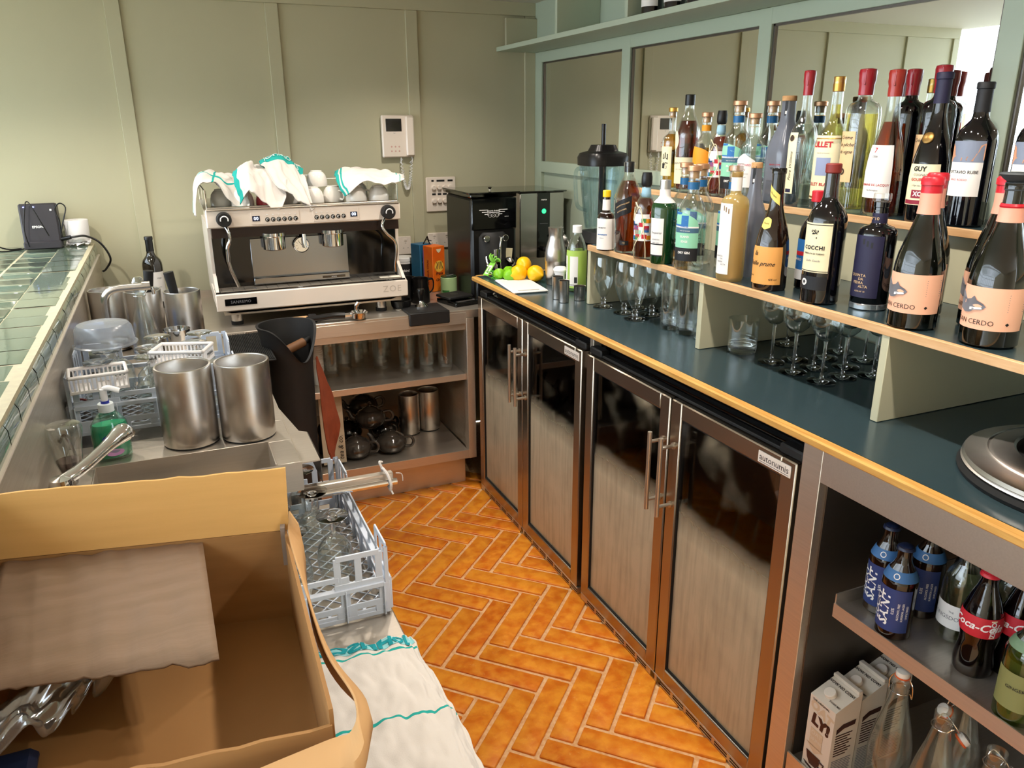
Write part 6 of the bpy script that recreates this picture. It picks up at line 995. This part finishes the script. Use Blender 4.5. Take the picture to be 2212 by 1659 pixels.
# ---------------------------------------------------------------- cardboard box in the foreground
t = thing('cardboard_box', 'open brown cardboard box in the foreground with one flap folded up', 'box', (-1.2, -2.8, .8005)); O = Vector((-1.2, -2.8, .8005))
FR_, NR, FL, NL = Vector((-.977, -2.628, 0)), Vector((-.988, -3.035, 0)), Vector((-1.357, -2.552, 0)), Vector((-1.359, -3.0, 0))
def wallg(g, A, B, z0, z1, m, th=.0045, lean=Vector((0, 0, 0)), wob=0, n=16):
    d = (B - A).normalized(); nn = Vector((-d.y, d.x, 0)) * th / 2; v = []
    for i in range(n + 1):
        p = A.lerp(B, i / n); w = wob * noise.noise(Vector((i * .7, z1 * 9, 1)))
        for s_ in (-1, 1):
            for z, f_ in ((z0, 0), (z1, 1)): q = p + nn * s_ + lean * f_; v.append(tuple(Vector((q.x, q.y, z + (w if f_ else 0))) - O))
    f = []
    for i in range(n): a = i * 4; b = a + 4; f += [(a, a + 1, b + 1, b), (a + 2, b + 2, b + 3, a + 3), (a + 1, a + 3, b + 3, b + 1), (a, b, b + 2, a + 2)]
    f += [(0, 2, 3, 1), (n * 4, n * 4 + 1, n * 4 + 3, n * 4 + 2)]; g.add(v, f, m)
g = G(); wallg(g, FL, FR_, .802, .95, CARD_SHADED); wallg(g, FR_, NR, .802, .95, CARD_SHADED, wob=.002); wallg(g, NR, NL, .802, .93, CARD_SHADED, wob=.004); wallg(g, NL, FL, .802, .95, CARD_SHADED)
g.add([tuple(p - O + Vector((0, 0, .803))) for p in (FL, FR_, NR, NL)], [(0, 1, 2, 3)], CARD_SHADED); g.obj('box_walls', t)
g = G(); wallg(g, FL, FR_ + Vector((.006, 0, 0)), .951, 1.048, CARD_LIT, lean=Vector((.004, .004, 0)), wob=.002, n=24); g.obj('far_flap', t)
g = G(); wallg(g, FR_ + Vector((-.005, -.012, 0)), FR_ + Vector((-.001, .012, 0)), .90, .96, mat('grey_torn_card', '#8d7f74', .8), n=4); 
P = bez([FR_ + Vector((.008, -.01, .985)), Vector((-.975, -2.66, .955)), Vector((-.975, -2.80, .948)), Vector((-.974, -2.93, .945)), Vector((-.962, -3.03, .952)), Vector((-.972, -3.06, .938)), Vector((-1.0, -3.055, .93)), Vector((-1.1, -3.055, .915)), Vector((-1.22, -3.07, .90)), Vector((-1.34, -3.07, .89))], 60)
v = []; dn = [.045, .045, .05, .055, .075, .07, .05, .05, .05, .05]
for i, p in enumerate(P): k = i / (len(P) - 1); h = .05 + .02 * sin(k * 9); out = Vector((.012 + .006 * sin(k * 20), -.004, 0)) if k < .5 else Vector((0, -.03, 0)); v += [tuple(p - O), tuple(p - O + out * .8 + Vector((0, 0, -h * .4))), tuple(p - O + out + Vector((0, 0, -h)))]
f = [(i * 3 + j, i * 3 + j + 1, i * 3 + j + 4, i * 3 + j + 3) for i in range(len(P) - 1) for j in range(2)]; g.add(v, f, mat('pale_card_edge', '#c99d6a', .75, bump=(30, .15, .001))); g.obj('folded_rim', t, solid=.003)
g = G(); A, B = Vector((-1.352, -2.558, 0)), Vector((-1.092, -2.608, 0)); nn = 30; v = []
for j in range(9):
    for i in range(nn + 1): p = A.lerp(B, i / nn); d = j / 8; w = noise.noise(Vector((i * .35, j * .6, 3))) * .006; v.append(tuple(Vector((p.x + .003 * d, p.y - .245 * d + (.006 * noise.noise(Vector((i * .9, 0, 0))) if j == 8 else 0), .945 - .012 * d + w - .02 * d * d)) - O))
g.add(v, [(j * (nn + 1) + i, j * (nn + 1) + i + 1, (j + 1) * (nn + 1) + i + 1, (j + 1) * (nn + 1) + i) for j in range(8) for i in range(nn)], mat('grey_brown_card', '#8f7763', .8, var=(6, '#7f6953', .6), stretch=(1, 10, 1), bump=(20, .3, .002))); g.obj('inner_flap', t, solid=.004, ang=180)  # card tone darkened, with the box's inner shade in the colour
WR = glass('bubble_wrap_film', '#e9eef0', .9, .14, rough=.12, cloud=.12, cloudcol='#dfe4e8')
fW = cloth_fn([[(-1.33, -2.90, .845), (-1.34, -2.86, .85), (-1.28, -2.82, .86), (-1.245, -2.78, .86)], [(-1.33, -2.87, .88), (-1.35, -2.83, .885), (-1.285, -2.79, .885), (-1.23, -2.76, .875)], [(-1.33, -2.83, .86), (-1.34, -2.79, .87), (-1.27, -2.76, .88), (-1.21, -2.745, .865)], [(-1.33, -2.79, .83), (-1.34, -2.76, .84), (-1.27, -2.74, .85), (-1.215, -2.73, .85)]], .03, 5, 11)
g = G(); g.grid(fW, 50, 50, WR); tag(g.obj('plastic_wrap', org=(-1.3, -2.8, .85), ang=180, solid=.0008), 'crumpled clear plastic wrap lying inside the cardboard box', 'plastic wrap')
g = G(); g.box((-1.352, -2.96, .805), (-1.30, -2.80, .825), mat('dark_blue_pack', '#1b2745', .4), .008); tag(g.obj('blue_packet', org=(-1.39, -2.88, .805)), 'dark blue packet at the left side inside the cardboard box', 'packet')
#@@ITEMS4
for fy in (-1.23, -2.156):  # added fill lights inside the fridges, so the contents show
    l = bpy.data.lights.new('added_fridge_fill', 'AREA'); l.energy = 3.5; l.color = (1, .93, .85); l.size = .6; l.size_y = .03; l.shape = 'RECTANGLE'; o = bpy.data.objects.new('added_fridge_fill_beam', l); o.location = (.105, fy, .835); o.rotation_euler = (0, .35, pi / 2); o.rotation_euler = (0, 0, pi / 2); COL.objects.link(o)
# ---------------------------------------------------------------- fridge contents
F1 = 'bottles inside the fridges'
def fb(kind, H, R, x, y, z, gm, cap, cc, labs, label, name='bottle', **k): return bottle(kind, H, R, (x, y, z), gm, None, 0, cap, labs, label, group=F1, name=name, capcol=cc, dark=True, **k)
dl = [(.20, .42, 3.6, mat('beer_label', '#2a1c14', .4), [('Damm', .016, .6, PT, .45, {'shear': .35}), ('lager', .006, .2, PT)], {'bands': [(.93, 1, PT)]})]
for x, y, z, l in ((.17, -1.815, .4285, 'dark beer bottle with silver crown cap in the second fridge, leftmost'), (.165, -1.885, .4285, 'dark beer bottle with silver crown cap in the second fridge, middle one'), (.165, -1.965, .4285, 'dark beer bottle with silver crown cap in the second fridge, nearest the door handles')): fb('beer', .275, .036, x, y, z, DKB, 'crown', SILV, dl, l, 'beer_bottle')
fb('bordeaux', .30, .038, .16, -2.175, .4285, DKB, 'short', BLKCAP, [(.30, .80, 1.8, PW, [('SYRUP', .014, .3, INK, .5, {'shear': .3}), ('12/5', .012, .7, INK, .4, {'shear': .3})], {})], 'dark bottle with scribbled white label in the second fridge, behind the handles', 'wine_bottle')
fb('spirit', .22, .034, .20, -2.12, .4285, BROWNG, 'short', YELC, [(.3, .7, 2.5, YELC, [('ST', .02, .5, INKR, .5, {'bold': .03})], {'bands': [(0, .3, PRED)]})], 'short bottle with yellow and red label at the left in the second fridge', 'syrup_bottle')
fb('beer', .27, .036, .155, -2.44, .4285, mat('brown_soda_glass', '#3a1a0c', .05, coat=.5), 'crown', BLKCAP, [(.25, .66, 2.2, PLB, [('SPECIAL', .007, .85, INK), ('& THE', .014, .62, INK, .5, {'bold': .02}), ('tonic', .006, .4, INK)], {})], 'brown bottle with pale blue label at the right end of the second fridge', 'soda_bottle')
fb('spirit', .26, .036, .24, -2.40, .4285, mat('rose_glass', '#8a4026', .08, coat=.5), 'short', REDC, [(.15, .6, 2.2, PW, [], {})], 'copper coloured bottle with white label behind the blue labelled one in the fridge', 'wine_bottle')
for x, y, l in ((.24, -2.245, 'clear bottle shoulder in the middle of the second fridge, left'), (.26, -2.335, 'clear bottle shoulder in the middle of the second fridge, right')): fb('burgundy', .31, .042, x, y, .4285, DKG, 'short', BLKCAP, [], l, 'wine_bottle')
def jar(x, y, z, r, h, body, lid, label):
    t = thing('jar', label, 'jar', (x, y, z), 0, 'jars and tubs in the first fridge'); g = G(); g.lathe([(r * .95, 0), (r, .003), (r, h * .8), (r * .8, h * .9), (r * .8, h)], body, 28); g.obj('jar_body', t); g = G(); g.cyl(r * .88, h * .93, h * 1.04, lid, 28, bev=.002); g.obj('lid', t)
GLJ = mat('jar_glass', '#6f7064', .08, coat=.5)
jar(.17, -1.30, .4485, .035, .12, GLJ, mat('brass_lid', '#b08a3c', .3, .9), 'glass jar with brass lid low in the first fridge'); jar(.17, -1.385, .4485, .04, .13, GLJ, mat('brass_lid', '#b08a3c', .3, .9), 'larger glass jar with brass lid behind the small one in the first fridge')
jar(.16, -1.24, .6085, .045, .10, mat('cream_tub', '#cdbf9a', .5), mat('royal_blue', '#20309a', .35), 'cream tub with blue lid on the top rack of the first fridge'); jar(.20, -1.33, .6085, .045, .095, mat('cream_tub', '#cdbf9a', .5), REDC, 'cream tub with red lid on the top rack of the first fridge')
jar(.15, -.98, .4485, .045, .14, mat('cream_tub', '#cdbf9a', .5), mat('cream_tub', '#cdbf9a', .5), 'pale tub behind the misted glass of the leftmost fridge door'); 
# ---------------------------------------------------------------- soft drinks in the steel shelf unit
ZS, ZL = .6045, .1695
def saint(x, y, l): return bottle('stubby', .185, .031, (x, y, ZS), BROWNG, None, 0, 'crown', [(.10, .58, 2.4, PNAVY if False else papr('saint_blue', '#2b3a6e'), [('LUCKY', .019, .5, PW, .16, {'rot': 1, 'bold': .025, 'shear': .15}), ('SAINT', .024, .5, PW, .40, {'rot': 1, 'bold': .03, 'shear': .15}), ('0.5%', .007, .5, PW, .60, {'rot': 1}), ('ALCOHOL FREE', .005, .5, PW, .72, {'rot': 1}), ('SUPERIOR LAGER', .005, .5, PW, .82, {'rot': 1}), ('UNFILTERED', .005, .5, PW, .92, {'rot': 1})], {}), (.66, .76, 6.2, papr('neck_blue', '#3c6a9e'), [('\u25cb', .014, .5, PW, .52)], {'name': 'neck_label'})], l, group='brown beer bottles with blue labels', name='beer_bottle', capcol=mat('navy_cap', '#1b2440', .35), dark=True)
saint(.085, -2.842, 'brown beer bottle with navy label, nearest the camera of the blue group'); saint(.125, -2.775, 'brown beer bottle with navy label, against the left side panel'); saint(.19, -2.815, 'brown beer bottle with navy label, at the back of the blue group')
bottle('beer', .20, .027, (.245, -2.86, ZS), DKB, None, 0, 'crown', [(.15, .55, 2.2, papr('dull_beige', '#8f877b'), [], {})], 'small dark bottle with beige label at the back of the shelf', name='soda_bottle', capcol=BLKCAP, dark=True)
bottle('stubby', .185, .034, (.185, -2.895, ZS), GLASS, glass('water', '#eef2e2', .1, .02), .7, 'crown', [(.16, .42, 2.6, PW, [('LONDSDOWN' if False else 'LUSCOMBE' if False else 'KINGSDOWN', .011, .45, INKG, .5, {'bold': .0}), ('THE', .005, .7, INKG)], {})], 'round shouldered clear water bottle with white label', name='water_bottle', capcol=SILV)
bottle('stubby', .185, .034, (.25, -2.95, ZS), GLASS, glass('water', '#eef2e2', .1, .02), .7, 'crown', [], 'clear water bottle partly hidden behind the white labelled one', name='water_bottle', capcol=SILV)
def cola(x, y, l, ph=pi + .35): return bottle('contour', .195, .033, (x, y, ZS), mat('cola_glass', '#0b0405', .04, coat=.7), None, 0, 'crown', [(.42, .62, 6.2, PRED, [('Coca-Cola', .020, .55, PW, .5, {'shear': .35, 'bold': .02}), ('ZERO', .012, .5, PW, .64, {'rot': 1, 'bold': .03})], {'bands': [(.06, .94, PC, .615, .665)]})], l, group='contoured cola bottles with red labels', name='cola_bottle', capcol=REDC, dark=True, phi=ph)
cola(.128, -2.975, 'contoured cola bottle with red cap and red label, in front'); cola(.185, -3.005, 'contoured cola bottle with red label, second behind the front one', pi + .1); cola(.245, -3.025, 'contoured cola bottle at the right edge, farthest back', pi + .2)
bottle('stubby', .19, .034, (.087, -3.085, ZS), glass('pale_green_glass', '#cfdcb4', .5, .06), glass('cloudy_ginger', '#d6d49c', .2, .02, cloud=.4, cloudcol='#b9b878'), .75, 'screw', [(.70, .78, 6.2, papr('sage_label', '#6f8a6a'), [], {'name': 'neck_label'}), (.15, .5, 2.2, papr('olive_label', '#7d7d4c'), [('GINGER', .008, .6, INK)], {})], 'pale green bottle with silver cap at the right edge of the picture', name='soda_bottle', capcol=SILV)
# oat milk cartons
CAW = mat('carton_white', '#d8cdbf', .45); CAB = mat('carton_brown', '#3a1c18', .5); CAS = mat('carton_sand', '#cdb79b', .5)
def oat(x, y, label):
    t = thing('oat_milk_carton', label, 'carton', (x, y, ZL), 0, 'oat milk cartons'); w = .035; g = G(); H1, H2 = .195, .232
    v = [(-w, -w, 0), (w, -w, 0), (w, w, 0), (-w, w, 0), (-w, -w, H1), (w, -w, H1 + .028), (w, w, H1 + .028), (-w, w, H1)]; g.add(v, [(0, 3, 2, 1), (0, 1, 5, 4), (1, 2, 6, 5), (2, 3, 7, 6), (3, 0, 4, 7), (4, 5, 6, 7)], CAW)
    g.box((w - .012, -w, H1 + .026), (w, w, H1 + .034), CAW, .001)
    T = Matrix(((0, 0, -1, -w - .0006), (-1, 0, 0, 0), (0, 1, 0, 0), (0, 0, 0, 1)))   # on the -x face, x to the right, y up
    g.text('THE ORIGINAL', .007, INK, T=T @ tr(-.004, H1 - .007, 0), bold=.02); g.text('OAT', .030, CAS, T=T @ tr(0, H1 - .026, 0) @ rz(-.25), bold=.06); g.text('LY!', .036, CAB, T=T @ tr(.002, H1 - .056, .0002) @ rz(-.12), bold=.07)
    g.box((-.022, .075, 0), (.012, .118, .0003), CAS, 0, T); g.text('OAT', .014, CAW, T=T @ tr(-.005, .108, .0006)); g.text('DRINK', .012, CAW, T=T @ tr(-.005, .092, .0006)); g.prism([(-.028, .076), (.018, .076), (-.005, .058)], 0, .0003, CAS, T)
    g.prism([(-.026, .062), (.014, .062), (.012, .045), (.004, .032), (-.014, .032), (-.022, .045)], .0004, .0009, CAB, T @ tr(0, -.006, 0)); g.tube([T @ Vector(p) for p in ((.012, .050, .001), (.024, .050, .001), (.022, .036, .001), (.010, .034, .001))], .002, CAB, 6); g.prism([(-.03, .024), (.018, .016), (.022, .012), (-.024, .018)], .0004, .0009, CAB, T)
    T = tr(0, -w - .0006, 0) @ Matrix.Rotation(pi / 2, 4, 'X'); g.prism([(-.026, .150), (-.01, .160), (.026, .162), (.024, .150), (-.006, .148), (-.026, .138)], 0, .0004, CAB, T)
    for k in range(9): g.box((-.026, .132 - k * .0065, 0), (.02 - .006 * (k % 3), .1345 - k * .0065, .0004), CAB, 0, T)
    for k in range(14): g.box((-.028, .066 - k * .0045, 0), (.026 - .003 * (k % 2), .0675 - k * .0045, .0003), INKG, 0, T)
    a = math.atan2(.028, 2 * w); T = tr(-.002, 0, H1 + .0155) @ Matrix.Rotation(-a, 4, 'Y') @ rz(-pi / 2); g.text('WOW NO COW!', .0088, INK, T=T @ tr(0, .016, .001), bold=.03); g.text('SHAKE ME!', .006, INK, T=T @ tr(.02, -.024, .001), bold=.02)
    g.obj('carton', t); g = G(); g.cyl(.0125, .0, .011, mat('carton_cap', '#e9ddd0', .35), 28, T=tr(-.012, .004, H1 + .010) @ Matrix.Rotation(-a, 4, 'Y'), bev=.001); g.obj('screw_cap', t); return t
oat(.092, -2.735, 'oat milk carton with white cap nearest the front'); oat(.172, -2.728, 'oat milk carton with white cap, second one in the row'); oat(.252, -2.722, 'oat milk carton with white cap, furthest back')
def swing(x, y, closed, rot, label, H=.30, R=.042):
    t = thing('swing_top_bottle', label, 'bottle', (x, y, ZL), rot, 'clear swing top water bottles'); P = prof_smooth('swing', H, R); g = G(); g.lathe([(0, .001)] + P + [(r - .0025, z) for r, z in P[::-1] if z > .02 * H] + [(0, .012)], GLASS, 36, cap=False); g.obj('bottle_body', t)
    rn = R * .40; g = G(); zc = .90 * H
    g.tube([((rn + .002) * cos(a * .3), (rn + .002) * sin(a * .3), zc) for a in range(21)], .0012, CHROME, 6, closed=True)
    if closed: P3 = [(0, rn + .003, zc), (.004, rn + .006, zc - .012), (0, rn + .004, zc + .02), (0, 0, H + .012), (0, -rn - .004, zc + .02), (.004, -rn - .006, zc - .012), (0, -rn - .003, zc)]; sc_ = (0, 0, H + .004); T = tr(*sc_)
    else: P3 = [(0, rn + .003, zc), (.012, rn + .004, zc + .01), (.03, .008, zc - .01), (.04, 0, zc - .028), (.03, -.008, zc - .01), (.012, -rn - .004, zc + .01), (0, -rn - .003, zc)]; T = tr(.040, 0, zc - .032) @ Matrix.Rotation(.9, 4, 'Y')
    g.tube(bez(P3, 30), .0012, CHROME, 6); g.obj('wire_bail', t)
    g = G(); g.lathe([(.013, -.001), (.0135, .004), (.0125, .010), (.006, .013), (0, .013)], mat('porcelain_stopper', '#e8ded2', .25), 24, T=T); g.obj('stopper', t); g = G(); g.lathe([(.010, -.005), (.0145, -.003), (.0145, 0), (.010, .0)], mat('orange_rubber_seal', '#e0622a', .5), 24, T=T); g.obj('rubber_seal', t); return t
swing(.155, -2.83, True, .3, 'clear swing top bottle with its stopper closed, behind the oat cartons'); swing(.145, -2.935, False, -.5, 'clear swing top bottle open with stopper hanging, in the middle'); swing(.165, -3.03, False, -.3, 'clear swing top bottle open, at the right near the shelf edge', .285); swing(.26, -2.90, False, 2.8, 'clear swing top bottle open, at the back with stopper hanging left'); swing(.22, -3.10, False, 2.6, 'clear swing top bottle at the bottom right corner of the picture', .26, .045)
